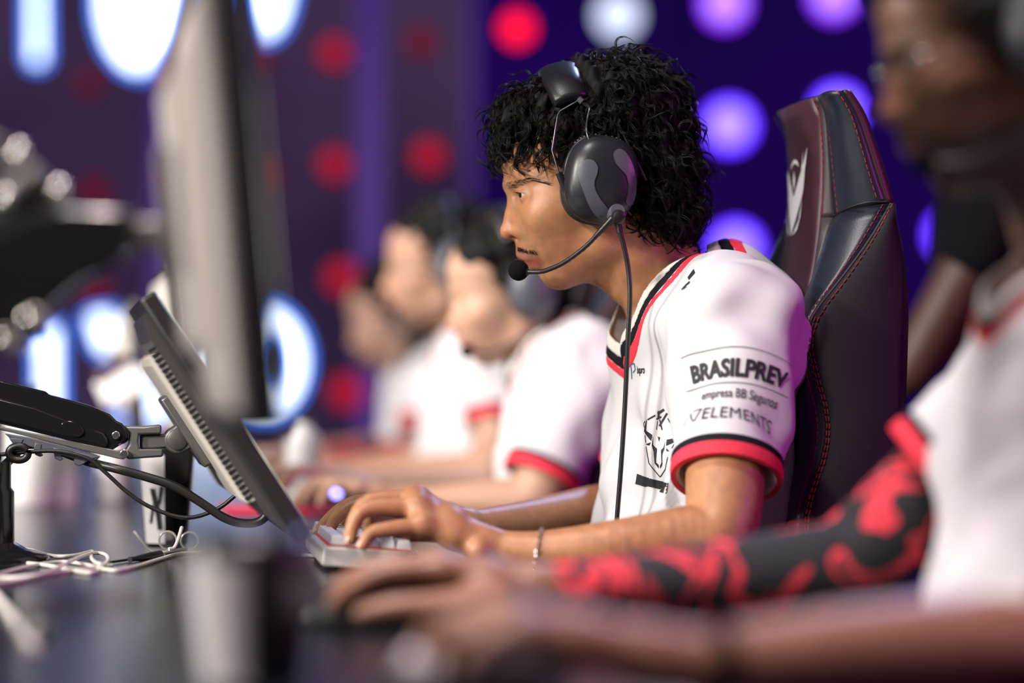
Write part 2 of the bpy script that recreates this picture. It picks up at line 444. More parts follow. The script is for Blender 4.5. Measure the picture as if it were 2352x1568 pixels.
# ------------------------------------------------------------------ setting
WALL_D = 9.2
def build_setting():
    mb = MB().box((0, 4, -0.05), (7, 9, 0.05)); tag(mb.build('floor', 'floor_dark', smooth=False), 'dark stage floor under the desk row', 'floor', kind='structure')
    # LED wall: plum panels and a violet section, each panel a piece of its own
    w = MB().box((0, WALL_D + 0.20, 2.0), (6.5, 0.06, 2.05)).build('wall_back', 'panel_gap', smooth=False)
    tag(w, 'dark stage wall of glowing panels with round lights', 'wall', kind='structure')
    def panel(px0, px1, m):
        xs = [P(px0, 800, WALL_D)[0], P(px1, 800, WALL_D)[0]]
        for k in range(4):
            MB().box(((xs[0] + xs[1]) / 2, WALL_D + 0.10, 0.5 + k * 1.0), ((xs[1] - xs[0]) / 2 - 0.006, 0.03, 0.494)).build('wall_panel', m, w, smooth=False)
    edges = [-1500, -1000, -560, -110, 368, 850, 1082]
    for a, b in zip(edges, edges[1:]): panel(a, b, 'panel_plum')
    for a, b in zip([1082, 1560, 2040, 2520, 3000], [1560, 2040, 2520, 3000, 3500]): panel(a, b, 'panel_violet')
    for px, wd in ((368, 0.045), (848, 0.05), (1082, 0.015), (-110, 0.05)):
        x = P(px, 800, WALL_D)[0]
        MB().box((x, WALL_D + 0.055, 2.0), (wd, 0.015, 2.0)).build('light_strip', 'strip_purple', w, smooth=False)
    def lamp(px, py, r, m):
        r = r * (.72 if 'red' in m else 1)
        c = P(px, py, WALL_D)
        o = MB().lathe(c + np.array([0, 0.04, 0]), [(r * 1.12, 0.02), (r * 1.12, -0.015), (r * 1.0, -0.03)], axis=(0, 1, 0), n=24).build('lamp_ring', 'panel_gap', w)
        MB().lathe(c + np.array([0, -0.001, 0]), [(r, 0.01), (r, 0.0), (r * .9, -0.008), (r * .5, -0.014), (0.002, -0.016)], axis=(0, 1, 0), n=24).build('lamp_lens', m, o)
        if 'lavender' in m or 'pink' in m:
            MB().lathe(c + np.array([0, -0.018, 0]), [(r * .70, 0.004), (r * .70, 0.0), (r * .4, -0.006), (0.002, -0.008)], axis=(0, 1, 0), n=24).build('lamp_core', m.replace('led', 'core'), o)
    for px, py, r, m in ((1188, 65, .078, 'led_red_hot'), (968, 95, .066, 'led_red_dim'), (985, 357, .075, 'led_red'), (768, 120, .070, 'led_red'),
                         (768, 377, .072, 'led_red'), (785, 637, .078, 'led_red'), (795, 900, .080, 'led_red'), (204, 190, .055, 'led_red_dim'),
                         (393, 175, .055, 'led_red_dim'), (216, 440, .062, 'led_red_dim'), (400, 410, .055, 'led_red_dim'), (218, 665, .065, 'led_red_dim'),
                         (610, 400, .06, 'led_red_dim'), (590, 130, .06, 'led_red_dim'), (1000, 620, .075, 'led_red_dim'),
                         (1420, 35, .082, 'led_white'), (1665, 8, .085, 'led_pink'), (1675, 288, .090, 'led_lavender'), (1690, 570, .090, 'led_lavender'),
                         (1915, -10, .085, 'led_pink'), (1925, 255, .088, 'led_lavender'), (1450, 330, .088, 'led_lavender'), (1940, 540, .088, 'led_lavender'),
                         (2180, 250, .088, 'led_lavender'), (2190, 540, .088, 'led_lavender'), (2170, -20, .088, 'led_lavender'),
                         (1705, 850, .088, 'led_lavender'), (1955, 830, .088, 'led_lavender')):
        lamp(px, py, r, m)
    # illuminated sign letters
    def glyph(s, name, outer, holes=(), d=WALL_D + 0.02):
        xs_ = [q[0] for q in outer]; ys_ = [q[1] for q in outer]; mx, my = (min(xs_) + max(xs_)) / 2, (min(ys_) + max(ys_)) / 2
        hx = 1 - 26 / (max(xs_) - min(xs_)); hy = 1 - 26 / (max(ys_) - min(ys_))      # strokes are thinner than their blur
        def poly(pts): return [P(mx + (x - mx) * hx, my + (y - my) * hy, d) for x, y in pts]
        n = np.array([0, -1, 0])
        # face built with bmesh fill so that rings keep their hole
        bm = bmesh.new()
        loops = [outer] + list(holes); edges_ = []
        for lp in loops:
            vs_ = [bm.verts.new(V(p)) for p in poly(lp)]
            edges_ += [bm.edges.new((vs_[i], vs_[(i + 1) % len(vs_)])) for i in range(len(vs_))]
        bmesh.ops.triangle_fill(bm, use_beauty=True, use_dissolve=False, edges=edges_)
        me = bpy.data.meshes.new(name); bm.to_mesh(me); bm.free()
        o = link(name, me, 'letter_face', s, smooth=False)
        md = o.modifiers.new('solid', 'SOLIDIFY'); md.thickness = 0.03; md.offset = 0
        for lp in loops:
            pts = poly(lp); pts = pts + [pts[0], pts[1]]
            MB().tube([p + np.array([0, -0.01, 0]) for p in pts], 0.016, 6, cap=False).build('letter_rim', 'letter_edge', o)
        return o
    def arc(cx, cy, rx, ry, a0=0, a1=360, n=28):
        return [(cx + rx * math.cos(math.radians(a0 + (a1 - a0) * i / n)), cy + ry * math.sin(math.radians(a0 + (a1 - a0) * i / n))) for i in range(n + (0 if abs(a1 - a0) == 360 else 1))]
    s = empty('upper_sign', P(400, 0, WALL_D - 0.5)); tag(s, 'upper row of huge glowing blue-white sign letters on the back wall', 'sign')
    glyph(s, 'sign_letter', [(58, -160), (112, -160), (118, 150), (104, 162), (70, 162), (56, 150)])
    glyph(s, 'sign_letter', [(205, -150), (255, -150), (320, -20), (385, -150), (440, -150), (432, 40), (405, 110), (360, 165), (318, 183), (275, 165), (238, 118), (216, 50)])
    glyph(s, 'sign_letter', arc(612, -50, 72, 150), [arc(612, -50, 26, 72, n=20)])
    glyph(s, 'sign_letter', [(478, -150), (520, -150), (500, 10), (486, 40)])
    s = empty('lower_sign', P(400, 800, WALL_D - 0.5)); tag(s, 'lower row of huge glowing blue-white sign letters behind the monitor arms', 'sign')
    glyph(s, 'sign_letter', [(66, 745), (148, 735), (148, 1010), (82, 1010), (82, 790), (66, 790)])
    glyph(s, 'sign_letter', [(190, 712), (262, 702), (290, 770), (282, 822), (236, 826), (210, 790)])
    glyph(s, 'sign_letter', [(262, 960), (300, 905), (330, 855), (372, 870), (384, 990), (262, 990)])
    glyph(s, 'sign_letter', [(375, 700), (420, 700), (470, 830), (520, 700), (560, 700), (500, 960), (440, 960)])
    glyph(s, 'sign_letter', arc(610, 830, 105, 135), [arc(603, 830, 40, 75, n=20)])
    # side boundary curtains of the stage, far outside the picture
    # ---- the long desk
    t = empty('long_desk', (-0.4, 3.2, 0.0)); tag(t, 'long black desk shared by the whole row of players', 'desk')
    ra, fa = -LF, -FW        # down the row, towards the players
    front = PM.S(1330, 1245, 0.0); front[2] = DESK
    c = front - fa * 0.42 + ra * 1.2
    MB().box(c - UP * 0.02, (0.42, 4.2, 0.02), (fa, ra, UP)).build('table_top', 'desk_black', t, bevel=0.004)
    MB().box(c - UP * 0.36 - fa * 0.36, (0.012, 4.1, 0.31), (fa, ra, UP)).build('front_panel', 'desk_black', t, smooth=False)
    for k in (-4.0, -2.0, 0, 2.0, 4.0):
        MB().box(c + ra * k - UP * 0.39, (0.34, 0.02, 0.35), (fa, ra, UP)).build('leg', 'desk_black', t, smooth=False)

PM = Plane(1383, 412, 3.05)      # main player
PF = Plane(2333, 98, 2.10)       # player nearest the camera
P2 = Plane(1187, 668, 4.08)
P3 = Plane(1025, 615, 5.11)
P4 = Plane(915, 725, 6.14)
build_setting()
# ------------------------------------------------------------------ people
S0 = 3.05 / FPX
class Head:
    """head frame: coordinates are given as on the profile drawing (x, y in drawing units, l in metres to the person's left)"""
    def __init__(self, ear, scale=1.0, pitch=0.0, yaw=0.0):
        self.e = np.asarray(ear); self.s = scale; self.p = math.radians(pitch)
        a = math.radians(yaw); c, s = math.cos(a), math.sin(a)
        self.F = FW * c + LF * s; self.L = LF * c - FW * s
    def __call__(self, x, y, l=0.0):
        f, u = -(x - 1383) * S0, -(y - 412) * S0
        c, s = math.cos(self.p), math.sin(self.p)
        f, u = f * c + u * s, -f * s + u * c
        return self.e + self.s * (f * self.F + u * UP + l * self.L)
    def inv(self, p):
        q = (p - self.e) / self.s; f = q @ self.F; u = q @ UP; l = q @ self.L
        c, s = math.cos(self.p), math.sin(self.p)
        f, u = f * c - u * s, f * s + u * c
        return 1383 - f / S0, 412 - u / S0, l
    def axes(self, deg=0.0):
        """rows: forward, left, up, tipped forward by deg in the sagittal plane"""
        a = self.p + math.radians(deg); c, s = math.cos(a), math.sin(a)
        return np.array([c * self.F - s * UP, self.L, s * self.F + c * UP])

def head_ops(F, H, fine=True, ears=False):
    s = H.s; A = H.axes(24); k = 0.016 * s
    mm = lambda *v: [x * 0.001 * s for x in v]
    F.el(H(1352, 315), A, mm(98, 74, 88), k)                 # cranium
    F.el(H(1250, 355), A, mm(58, 62, 58), 0.02 * s)            # forehead
    F.el(H(1262, 455), A, mm(50, 60, 52), 0.02 * s)            # mid face
    F.el(H(1268, 540), H.axes(20), mm(46, 46, 48), 0.02 * s)   # maxilla
    F.el(H(1322, 512), H.axes(20), mm(62, 57, 58), 0.03 * s)
    for d in (1, -1):
        F.el(H(1256, 486, d * .043), H.axes(25), mm(32, 17, 17), 0.032 * s)     # cheekbone
        F.rc(H(1368, 560, d * .045), H(1288, 622, d * .014), .014 * s, .013 * s, 0.022 * s)   # jaw
        F.rc(H(1378, 470, d * .054), H(1370, 560, d * .045), .017 * s, .014 * s, 0.03 * s)
        F.rc(H(1170, 428, d * .009), H(1216, 415, d * .042), .0085 * s, .0068 * s, 0.010 * s)   # brow ridge
        F.rc(H(1216, 415, d * .042), H(1256, 438, d * .053), .0065 * s, .006 * s, 0.011 * s)
    F.el(H(1274, 628), H.axes(0), mm(16.0, 19, 16.0), 0.016 * s)    # chin
    F.rc(H(1298, 620, 0), H(1390, 590, 0), .016 * s, .03 * s, 0.024 * s)   # under the jaw
    # eye sockets
    for d in (1, -1):
        F.el(H(1180, 456, d * .030), H.axes(10), mm(15, 15, 9.0), 0.011 * s, 'sub')
    # nose
    F.rc(H(1181, 455, 0), H(1172, 500, 0), .0078 * s, .0078 * s, 0.012 * s)
    F.rc(H(1172, 500, 0), H(1164, 533, 0), .0078 * s, .0098 * s, 0.008 * s)
    F.rc(H(1164, 535, 0), H(1186, 545, 0), .0085 * s, .0055 * s, 0.007 * s)
    for d in (1, -1):
        F.el(H(1188, 537, d * .0125), H.axes(-14), mm(11, 6.2, 8), 0.006 * s)
        F.rc(H(1186, 485, d * .010), H(1196, 528, d * .016), .007 * s, .007 * s, 0.014 * s)
        if fine: F.el(H(1177, 549, d * .0075), H.axes(-25), mm(5.5, 2.8, 4), 0.002 * s, 'sub')
    # mouth mound, lips
    F.el(H(1232, 575), H.axes(15), mm(25, 25, 19), 0.012 * s)
    for d in (1, -1):
        F.rc(H(1194, 584, d * .004), H(1207, 588, d * .014), .0052 * s, .0046 * s, 0.005 * s)
        F.rc(H(1207, 588, d * .014), H(1229, 594, d * .024), .0046 * s, .003 * s, 0.005 * s)
        F.rc(H(1221, 608, d * .004), H(1228, 606, d * .013), .0056 * s, .005 * s, 0.006 * s)
        F.rc(H(1228, 606, d * .013), H(1236, 599, d * .023), .005 * s, .003 * s, 0.006 * s)
    if fine:
        for d in (1, -1):
            F.rc(H(1198, 599, d * .001), H(1236, 598, d * .021), .0032 * s, .0012 * s, 0.003 * s, 'sub')
    # eyes: lids as a shell round the eyeball, parted by a slit
    for d in (1, -1):
        c = H(1201, 454, d * .0305)
        F.el(c, H.axes(0), mm(13.4, 14.0, 13.0), 0.004 * s)
        F.rc(H(1184, 441, d * .020), H(1206, 440, d * .040), .0042 * s, .0040 * s, 0.006 * s)
        if fine:
            F.el(H(1176, 456, d * .0275), H.axes(2), mm(13.5, 14.5, 2.3), 0.0012 * s, 'sub')
    if ears:
        for d in (1, -1):
            F.el(H(1385, 425, d * .074), H.axes(12), mm(17, 9, 31), 0.006 * s)
            F.el(H(1375, 425, d * .083), H.axes(12), mm(9, 5, 19), 0.004 * s, 'sub')

def finger_ops(F, pts, rs, k=0.006):
    F.chain(pts, rs, k)
def hand_ops(F, wrist, mcps, fingers, thumb, s=1.0, wr=0.024, out=None):
    """mcps: knuckle points; fingers: lists of the joints beyond; thumb: root..tip"""
    wrist = np.asarray(wrist)
    for i, m in enumerate(mcps):
        side = (i - 1.5) / 1.5
        w = wrist + (m - wrist) * 0.05
        F.rc(w, m, wr * 0.62 * s, 0.0125 * s, 0.016 * s)
    for i in range(len(mcps) - 1):
        F.rc(mcps[i], mcps[i + 1], 0.011 * s, 0.011 * s, 0.010 * s)
        q = wrist * 0.45 + mcps[i] * 0.55; q2 = wrist * 0.45 + mcps[i + 1] * 0.55
        F.rc(q, q2, 0.0135 * s, 0.0135 * s, 0.014 * s)
    for m, fg in zip(mcps, fingers):
        pts = [m] + list(fg)
        r0 = [0.0108, 0.0094, 0.0080, 0.0068][:len(pts)]
        F.chain(pts, [r * s for r in r0], 0.006 * s, sub=3)
    if thumb is not None:
        F.chain(thumb, [r * s for r in (0.015, 0.012, 0.0105, 0.0085)[:len(thumb)]], 0.012 * s, sub=3)

def nail_mesh(mb, dip, tip, up, r):
    """a nail plate lying on the back of a fingertip"""
    dip, tip, up = map(np.asarray, (dip, tip, up)); t = tip - dip; t = t / np.linalg.norm(t)
    up = up - t * np.dot(up, t); up /= np.linalg.norm(up); sd = np.cross(t, up)
    c = tip - t * r * 0.25
    rings = []
    for a, hw in ((-1.15, .55), (-.6, .8), (0, .86), (.6, .8), (1.05, .45)):
        rings.append([c + t * r * a + sd * r * hw * b + up * (r * (1.06 - 0.45 * b * b) - (0.12 * r if abs(a) > 1 else 0)) for b in (-1, -.6, -.2, .2, .6, 1)])
    mb.rings(rings, cap=False, closed=False)

def folds(seed, amp, f=1.0):
    """broad drapes with finer creases riding on them"""
    rnd = np.random.RandomState(seed); W = []
    for n, sc, am in ((5, 20, .40), (4, 46, .17)):
        for _ in range(n): W.append(((rnd.normal(size=3) * np.array([1.1, 1.1, .6]) * sc * f).astype(np.float32), rnd.uniform(0, 6.28), (rnd.normal(size=3) * 15 * f).astype(np.float32), rnd.uniform(0, 6.28), am))
    def fn(p):
        d = 0
        for w, a, v, b, am in W:
            d = d + am * np.sin(p @ w + a + 1.8 * np.sin(p @ v + b))
        return amp * d
    return fn

class Strands:
    """wavy locks: each lock is a bundle of hairs that follow one curl and draw together at the tip"""
    def __init__(self, seed, n=9): self.r = np.random.RandomState(seed); self.n = n; self.p = []; self.w = []
    def add(self, roots, dirs, normals, length, rad, curl, turns=(.6, 1.4), clump=8, spread=.0034, hug=0.15):
        R = self.r; n = self.n; ts = np.linspace(0, 1, n)
        for p, d, nn in zip(roots, dirs, normals):
            L = length * R.uniform(.65, 1.25); cr = curl * R.uniform(.5, 1.3); tn = R.uniform(*turns) * 6.28 * R.choice([-1, 1]); ph = R.uniform(0, 6.28)
            d = d / (np.linalg.norm(d) + 1e-9); b = np.cross(nn, d); b /= np.linalg.norm(b) + 1e-9
            w = cr * np.minimum(1, 2.5 * ts)
            path = p + d * (L * ts)[:, None] + nn * (L * (.22 * np.sin(np.pi * ts) - hug * ts * ts))[:, None] + b * (w * np.cos(ph + tn * ts))[:, None] + nn * (w * np.sin(ph + tn * ts) * .7)[:, None]
            o = (b * R.uniform(-1, 1, (clump, 1)) + nn * R.uniform(-.3, .9, (clump, 1))) * spread
            k = R.uniform(.7, 1.0, (clump, 1))
            tt = ts[None] * k; i = np.clip((tt * (n - 1)).astype(int), 0, n - 2); f = (tt * (n - 1) - i)[..., None]
            q = path[i] * (1 - f) + path[i + 1] * f + o[:, None] * (1 - .6 * ts)[None, :, None]
            self.p.append(q); self.w.append(rad * R.uniform(.7, 1.3, (clump, 1)) * (1 - .8 * ts ** 2)[None])
    def build(self, name, m, parent, sides=3):
        p = np.concatenate(self.p); w = np.concatenate(self.w); N, n, _ = p.shape
        t = np.gradient(p, axis=1); t /= np.linalg.norm(t, axis=2, keepdims=True) + 1e-12
        a = np.cross(t, np.array([.31, .52, .79])); a /= np.linalg.norm(a, axis=2, keepdims=True) + 1e-12; b = np.cross(t, a)
        ang = 2 * np.pi * np.arange(sides) / sides
        v = p[:, :, None] + w[:, :, None, None] * (a[:, :, None] * np.cos(ang)[:, None] + b[:, :, None] * np.sin(ang)[:, None])
        idx = np.arange(N * n * sides).reshape(N, n, sides); nx = np.roll(idx, -1, axis=2)
        q = np.stack([idx[:, :-1], nx[:, :-1], nx[:, 1:], idx[:, 1:]], -1).reshape(-1, 4)
        return link(name, to_mesh(name, v.reshape(-1, 3), q), m, parent)

def skin_colors(verts, H, base, lip, beard=0.0, stub=None):
    x, y, l = H.inv(verts)
    c = np.tile(np.asarray(base, np.float32), (len(verts), 1))
    def mix(w, col):
        w = np.clip(w, 0, 1)[:, None]; c[:] = c * (1 - w) + np.asarray(col, np.float32) * w
    sst = lambda a, b, v: (lambda t: t * t * (3 - 2 * t))(np.clip((v - a) / (b - a), 0, 1))
    base = np.asarray(base)
    # ruddier nose and cheeks
    d = np.sqrt((x - 1170) ** 2 + (y - 535) ** 2 + (l / S0) ** 2); mix(0.35 * (1 - sst(15, 60, d)), base * [1.15, .78, .78])
    # lips
    yl = 586 + (x - 1190) * 0.16
    w = (1 - sst(5, 9, np.abs(y - yl - 1))) * (1 - sst(1224, 1236, x)) * (np.abs(l) < .03)
    mix(w * 0.75, lip)
    w = (1 - sst(6, 11, np.abs(y - 606))) * (1 - sst(1226, 1240, x)) * (x > 1190) * (np.abs(l) < .03)
    mix(w * 0.85, np.asarray(lip) * [1.1, .75, .8])
    # moustache stubble tint
    w = (1 - sst(7, 14, np.abs(y - 573 - (x - 1185) * .22))) * (1 - sst(1215, 1238, x)) * (x > 1150) * (np.abs(l) < .035)
    mix(w * (0.18 + beard * 0.5), (0.02, 0.013, 0.01))
    # brows, faint under the hairs
    yb = 433 - (x - 1155) * 0.22 + np.maximum(x - 1212, 0) * 0.5
    w = (1 - sst(3, 9, np.abs(y - yb))) * (x > 1135) * (1 - sst(1235, 1262, x)) * (np.abs(l) > .004)
    mix(w * 0.30, (0.02, 0.013, 0.01))
    if beard:
        w = sst(560, 600, y + (x - 1240) * 0.25) * sst(1195, 1240, x) * (1 - sst(690, 720, y)) * (1 - sst(1400, 1450, x))
        mix(w * beard, (0.015, 0.01, 0.008))
    # lid edge
    return c

def box_of(pts, pad):
    pts = np.asarray(pts); return pts.min(0) - pad, pts.max(0) + pad

def wrap_text(shirt_bvh, parent, name, m, curve_mesh, o, u, v, n, off=0.0006, cut=0.006):
    """lays a flat mesh (x, y) onto the cloth: each point is dropped along -n from the frame o + x u + y v"""
    bm = bmesh.new(); bm.from_mesh(curve_mesh)
    bmesh.ops.triangulate(bm, faces=bm.faces)
    for _ in range(4):
        es = [e for e in bm.edges if e.calc_length() > cut]
        if not es: break
        bmesh.ops.subdivide_edges(bm, edges=es, cuts=1)
        bmesh.ops.triangulate(bm, faces=[f for f in bm.faces if len(f.verts) > 3])
    dead = []
    for w in bm.verts:
        p = V(o + w.co.x * u + w.co.y * v + n * 0.08)
        hit = shirt_bvh.ray_cast(p, V(-n), 0.2)
        if hit[0] is None: dead.append(w)
        else: w.co = hit[0] + hit[1] * (off if hit[1].dot(V(n)) > 0 else -off)
    if dead: bmesh.ops.delete(bm, geom=dead, context='VERTS')
    me = bpy.data.meshes.new(name); bm.to_mesh(me); bm.free()
    return link(name, me, m, parent)
def subdiv_flat(me, cut):
    bm = bmesh.new(); bm.from_mesh(me); bmesh.ops.triangulate(bm, faces=bm.faces)
    for _ in range(5):
        es = [e for e in bm.edges if e.calc_length() > cut]
        if not es: break
        bmesh.ops.subdivide_edges(bm, edges=es, cuts=1)
        bmesh.ops.triangulate(bm, faces=[f for f in bm.faces if len(f.verts) > 3])
    return bm
def fit(me, width, height=None, x0=0.0, y0=0.0):
    """scales a flat mesh so that it is `width` wide (and `height` tall), centred on (x0, y0)"""
    c = np.array([v.co for v in me.vertices]); lo, hi = c.min(0), c.max(0)
    sx = width / (hi[0] - lo[0]); sy = sx if height is None else height / (hi[1] - lo[1])
    for v in me.vertices: v.co = ((v.co.x - (lo[0] + hi[0]) / 2) * sx + x0, (v.co.y - (lo[1] + hi[1]) / 2) * sy + y0, 0)
    return me
def wrap_sleeve(bvh, parent, name, m, me, a, h, front, t, r, phi0=0.0, off=0.0015):
    """prints a flat mesh round a sleeve: x runs round it, y along it (towards the shoulder)"""
    ax = unit(h - a); n0 = unit(front - ax * np.dot(front, ax)); s0 = np.cross(ax, n0); s0 = s0 if s0[0] > 0 else -s0
    bm = subdiv_flat(me, .0032); base = a + (h - a) * t; dead = []
    for w in bm.verts:
        ph = phi0 + w.co.x / r; d = n0 * math.cos(ph) + s0 * math.sin(ph)
        o = base - ax * w.co.y
        hit = bvh.ray_cast(V(o + d * .14), V(-d), .14)
        if hit[0] is None: dead.append(w)
        else: w.co = V(np.array(hit[0]) + d * off)
    if dead: bmesh.ops.delete(bm, geom=dead, context='VERTS')
    me2 = bpy.data.meshes.new(name); bm.to_mesh(me2); bm.free()
    return link(name, me2, m, parent)
def mesh_bvh(o):
    me = o.data; v = np.empty(len(me.vertices) * 3, np.float32); me.vertices.foreach_get('co', v)
    f = np.empty(len(me.loops), np.int32); me.loops.foreach_get('vertex_index', f)
    return BVHTree.FromPolygons(v.reshape(-1, 3).tolist(), f.reshape(len(me.polygons), -1).tolist())
def text_mesh(txt, size, bold=0.0, space=1.0, shear=0.0):
    cu = bpy.data.curves.new('lettering', 'FONT'); cu.body = txt; cu.size = size; cu.align_x = 'CENTER'; cu.offset = bold
    cu.space_character = space; cu.shear = shear; cu.resolution_u = 3
    ob = bpy.data.objects.new('lettering', cu); COL.objects.link(ob)
    dg = bpy.context.evaluated_depsgraph_get(); dg.update()
    me = bpy.data.meshes.new_from_object(ob.evaluated_get(dg))
    bpy.data.objects.remove(ob); bpy.data.curves.remove(cu)
    return me
def poly_mesh(polys):
    me = bpy.data.meshes.new('print'); vs = []; fs = []
    for p in polys:
        fs.append(tuple(range(len(vs), len(vs) + len(p)))); vs += [(x, y, 0) for x, y in p]
    me.from_pydata(vs, [], fs); me.update(); return me
def stroke(pts, w0, w1=None):
    """thin polygon(s) along a polyline"""
    w1 = w0 if w1 is None else w1; out = []
    for i, (a, b) in enumerate(zip(pts, pts[1:])):
        a = np.array(a, float); b = np.array(b, float); t = b - a; t /= np.linalg.norm(t); s = np.array([-t[1], t[0]])
        out.append([tuple(a - s * w0 / 2), tuple(b - s * w1 / 2), tuple(b + s * w1 / 2), tuple(a + s * w0 / 2)])
    return out
def unit(v): v = np.asarray(v, float); return v / np.linalg.norm(v)

def sleeve_fn(a, h, ra, rh):
    """open-ended cone from the shoulder a to the hem centre h, flat at the hem"""
    a = np.asarray(a, np.float32); h = np.asarray(h, np.float32); ba = h - a; ln = float(np.linalg.norm(ba)); t_ = ba / ln
    def fn(p):
        q = p - a; s = q @ t_; t = np.clip(s / ln, 0, 1.3)
        q = q - np.clip(s, 0, None)[..., None] * t_
        d = np.sqrt(np.einsum('...i,...i->...', q, q)) - (ra + (rh - ra) * t)
        return np.maximum(d, s - ln)
    return fn

def build_player(sp):
    S = sp['plane'].S; H = sp['head']; res = sp['res']; s = sp.get('size', 1.0)
    pt = lambda q: S(*q)
    root = empty(sp['name'], (lambda q: (q[0], q[1], 0.0))(pt(sp['hip'])))
    tag(root, sp['label'], 'person', 'players in white jerseys')
    neck = pt(sp['neck']); tt = pt(sp['chest']); tb = pt(sp['hip'])
    # ---------------- skin body, one continuous surface
    B = Field()
    head_ops(B, H, fine=sp.get('fine', False), ears=False)
    nk = sp.get('neck_r', 0.056) * s
    B.rc(H(1428, 500), neck, nk * 0.96, nk * 1.06, 0.03)
    B.ecap(tt, tb, 0.085 * s, 0.09 * s, 1.45, LF, 0.05)
    key = [H(1383, 412), neck, tt]
    arms = {}
    for side in 'lr':
        a = sp['arm_' + side]                        # [(px,py,l,r)...] shoulder .. wrist
        pts = [S(*q[:3]) for q in a]; rs = [q[3] for q in a]; arms[side] = (pts, rs)
        B.rc(neck * 0.5 + tt * 0.5, pts[0], 0.042 * s, rs[0] * .9, 0.04)
        B.chain(pts, rs, 0.022, sub=5)
        key += pts
        hd = sp.get('hand_' + side)
        if hd is None:
            hd = auto_hand(pts[-1], unit(pts[-1] - pts[-2]), side, sp.get('pose_' + side, 'flat'), s)
        else:
            hd = [[S(*q) for q in hd[0]], [[S(*q) for q in f] for f in hd[1]], [S(*q) for q in hd[2]] if hd[2] else None]
        hand_ops(B, pts[-1], hd[0], hd[1], hd[2], s * sp.get('hand_s', 1.0), rs[-1])
        for f in hd[1]: key += list(f)
        sp['_hand_' + side] = hd
    for c, r in sp.get('bumps', []): B.rc(S(*c), S(*c) + LF * 0.001, r, r, 0.012)
    if 'extra' in sp: sp['extra'](B, S, H)
    lo, hi = box_of(key, 0.10); lo[2] = max(lo[2], tb[2] - 0.02); hi += np.array([0, 0, 0.08])
    hi[0] = max(hi[0], max(tt[0], tb[0]) + 0.2)
    v, f = B.mesh(lo, hi, res, smooth=1)
    me = to_mesh('body', v, f)
    cols = skin_colors(v, H, sp['skin'], sp['lip'], sp.get('beard', 0.0))
    color_attr(me, cols)
    body = link('body', me, 'skin' if sp.get('fine') else 'skin_far', root)
    # ---------------- jersey
    T = Field()
    T.ecap(tt, tb, sp['tor'][0], sp['tor'][1], sp.get('wide', 1.5), LF, 0.05)
    T.ecap(neck * 0.45 + tt * 0.55, tt, 0.072 * s, 0.10 * s, 1.45, LF, 0.06)
    for q, r in sp.get('pads', []): T.rc(S(*q), S(*q) + LF * .001, r, r, 0.06)
    sl = {}
    for side in 'lr':
        pts, rs = arms[side]; hem = S(*sp['hem_' + side][:3]); rh = sp['hem_' + side][3]; ra = rs[0] + 0.020 * s
        T.rc(neck * 0.5 + tt * 0.5, pts[0], 0.068 * s, ra * 0.96, 0.05)
        T._add(sleeve_fn(pts[0], hem, ra, rh), 0.035, 'add'); sl[side] = (pts[0], hem, ra, rh)
    fd = folds(sp.get('seed', 1), sp.get('fold', 0.004), sp.get('foldf', 1.0))
    hems = [(np.asarray(h, np.float32), np.asarray(unit(h - a), np.float32)) for a, h, _, _ in sl.values()]
    def fold_op(p, d):
        e = fd(p)
        for h, n in hems:
            dist = np.abs((p - h) @ n); near = np.sqrt(((p - h) ** 2).sum(-1))
            e = e * np.where(near < 0.11, np.clip((dist - 0.012) / 0.05, 0, 1), 1)
        return d + e
    T.disp(fold_op)
    th = sp.get('thick', 0.004)
    bands_at = len(T.ops)
    for a, h, ra, rh in sl.values():
        ax = unit(h - a); T.rc(h - ax * 0.0, h + ax * 0.2, rh - th - .004, rh - th - .004, 0, 'sub'); T.rc(h - ax * .035, h, rh * .72, rh - th - .004, 0, 'sub')
    cc, ce, ca, cb = sp['collar']
    cc = S(*cc); e1 = unit(S(*ce) - cc); nrm = unit(np.cross(e1, LF)); nrm = nrm if nrm[2] > 0 else -nrm
    R3 = np.array([e1, LF, nrm], np.float32); cc32 = cc.astype(np.float32)
    def ellip(p):
        q = (p - cc32) @ R3.T
        return (np.sqrt((q[..., 0] / ca) ** 2 + (q[..., 1] / cb) ** 2) - 1) * min(ca, cb), q[..., 2]
    def neck_cut(p):
        e, h = ellip(p); return np.maximum(e - 0.002, -(h + 0.07))
    T._add(neck_cut, 0, 'sub')
    key2 = [tt, tb, neck] + [x for a, h, _, _ in sl.values() for x in (a, h)]
    lo, hi = box_of(key2, 0.19 * s); lo[2] = tb[2] - 0.02; hi[2] = max(neck[2], tt[2]) + 0.12
    v, f = T.mesh(lo, hi, sp.get('sres', res), smooth=1)
    me = to_mesh('jersey', v, f)
    jersey = link('jersey', me, 'shirt_white', root)
    # hem bands, real rings round each sleeve opening
    for side, (a, h, ra, rh) in sl.items():
        ax = unit(h - a); u = unit(np.cross(ax, UP)); w = np.cross(ax, u)
        for nm, m, s0, s1 in (('sleeve_stripe', 'shirt_black', -0.0235, -0.0135), ('sleeve_hem', 'shirt_red', -0.0140, 0.002)):
            mb = MB(); ln = np.linalg.norm(h - a)
            def ringp(t, o):
                r = rh + (ra - rh) * (-t / ln) + o
                return [h + ax * t + r * (math.cos(2 * math.pi * k / 48) * u + math.sin(2 * math.pi * k / 48) * w) for k in range(48)]
            o1 = 0.0018 if nm == 'sleeve_hem' else 0.0012
            mb.rings([ringp(s0, -th - .0008), ringp(s0, o1), ringp((s0 + s1) / 2, o1 + .0008), ringp(s1, o1), ringp(s1, -th - .0008), ringp(s0, -th - .0008)], cap=False)
            mb.build(nm, m, jersey)
    # neckline bands: rings of the same cloth, standing a little proud
    cw = sp.get('band', 1.0)
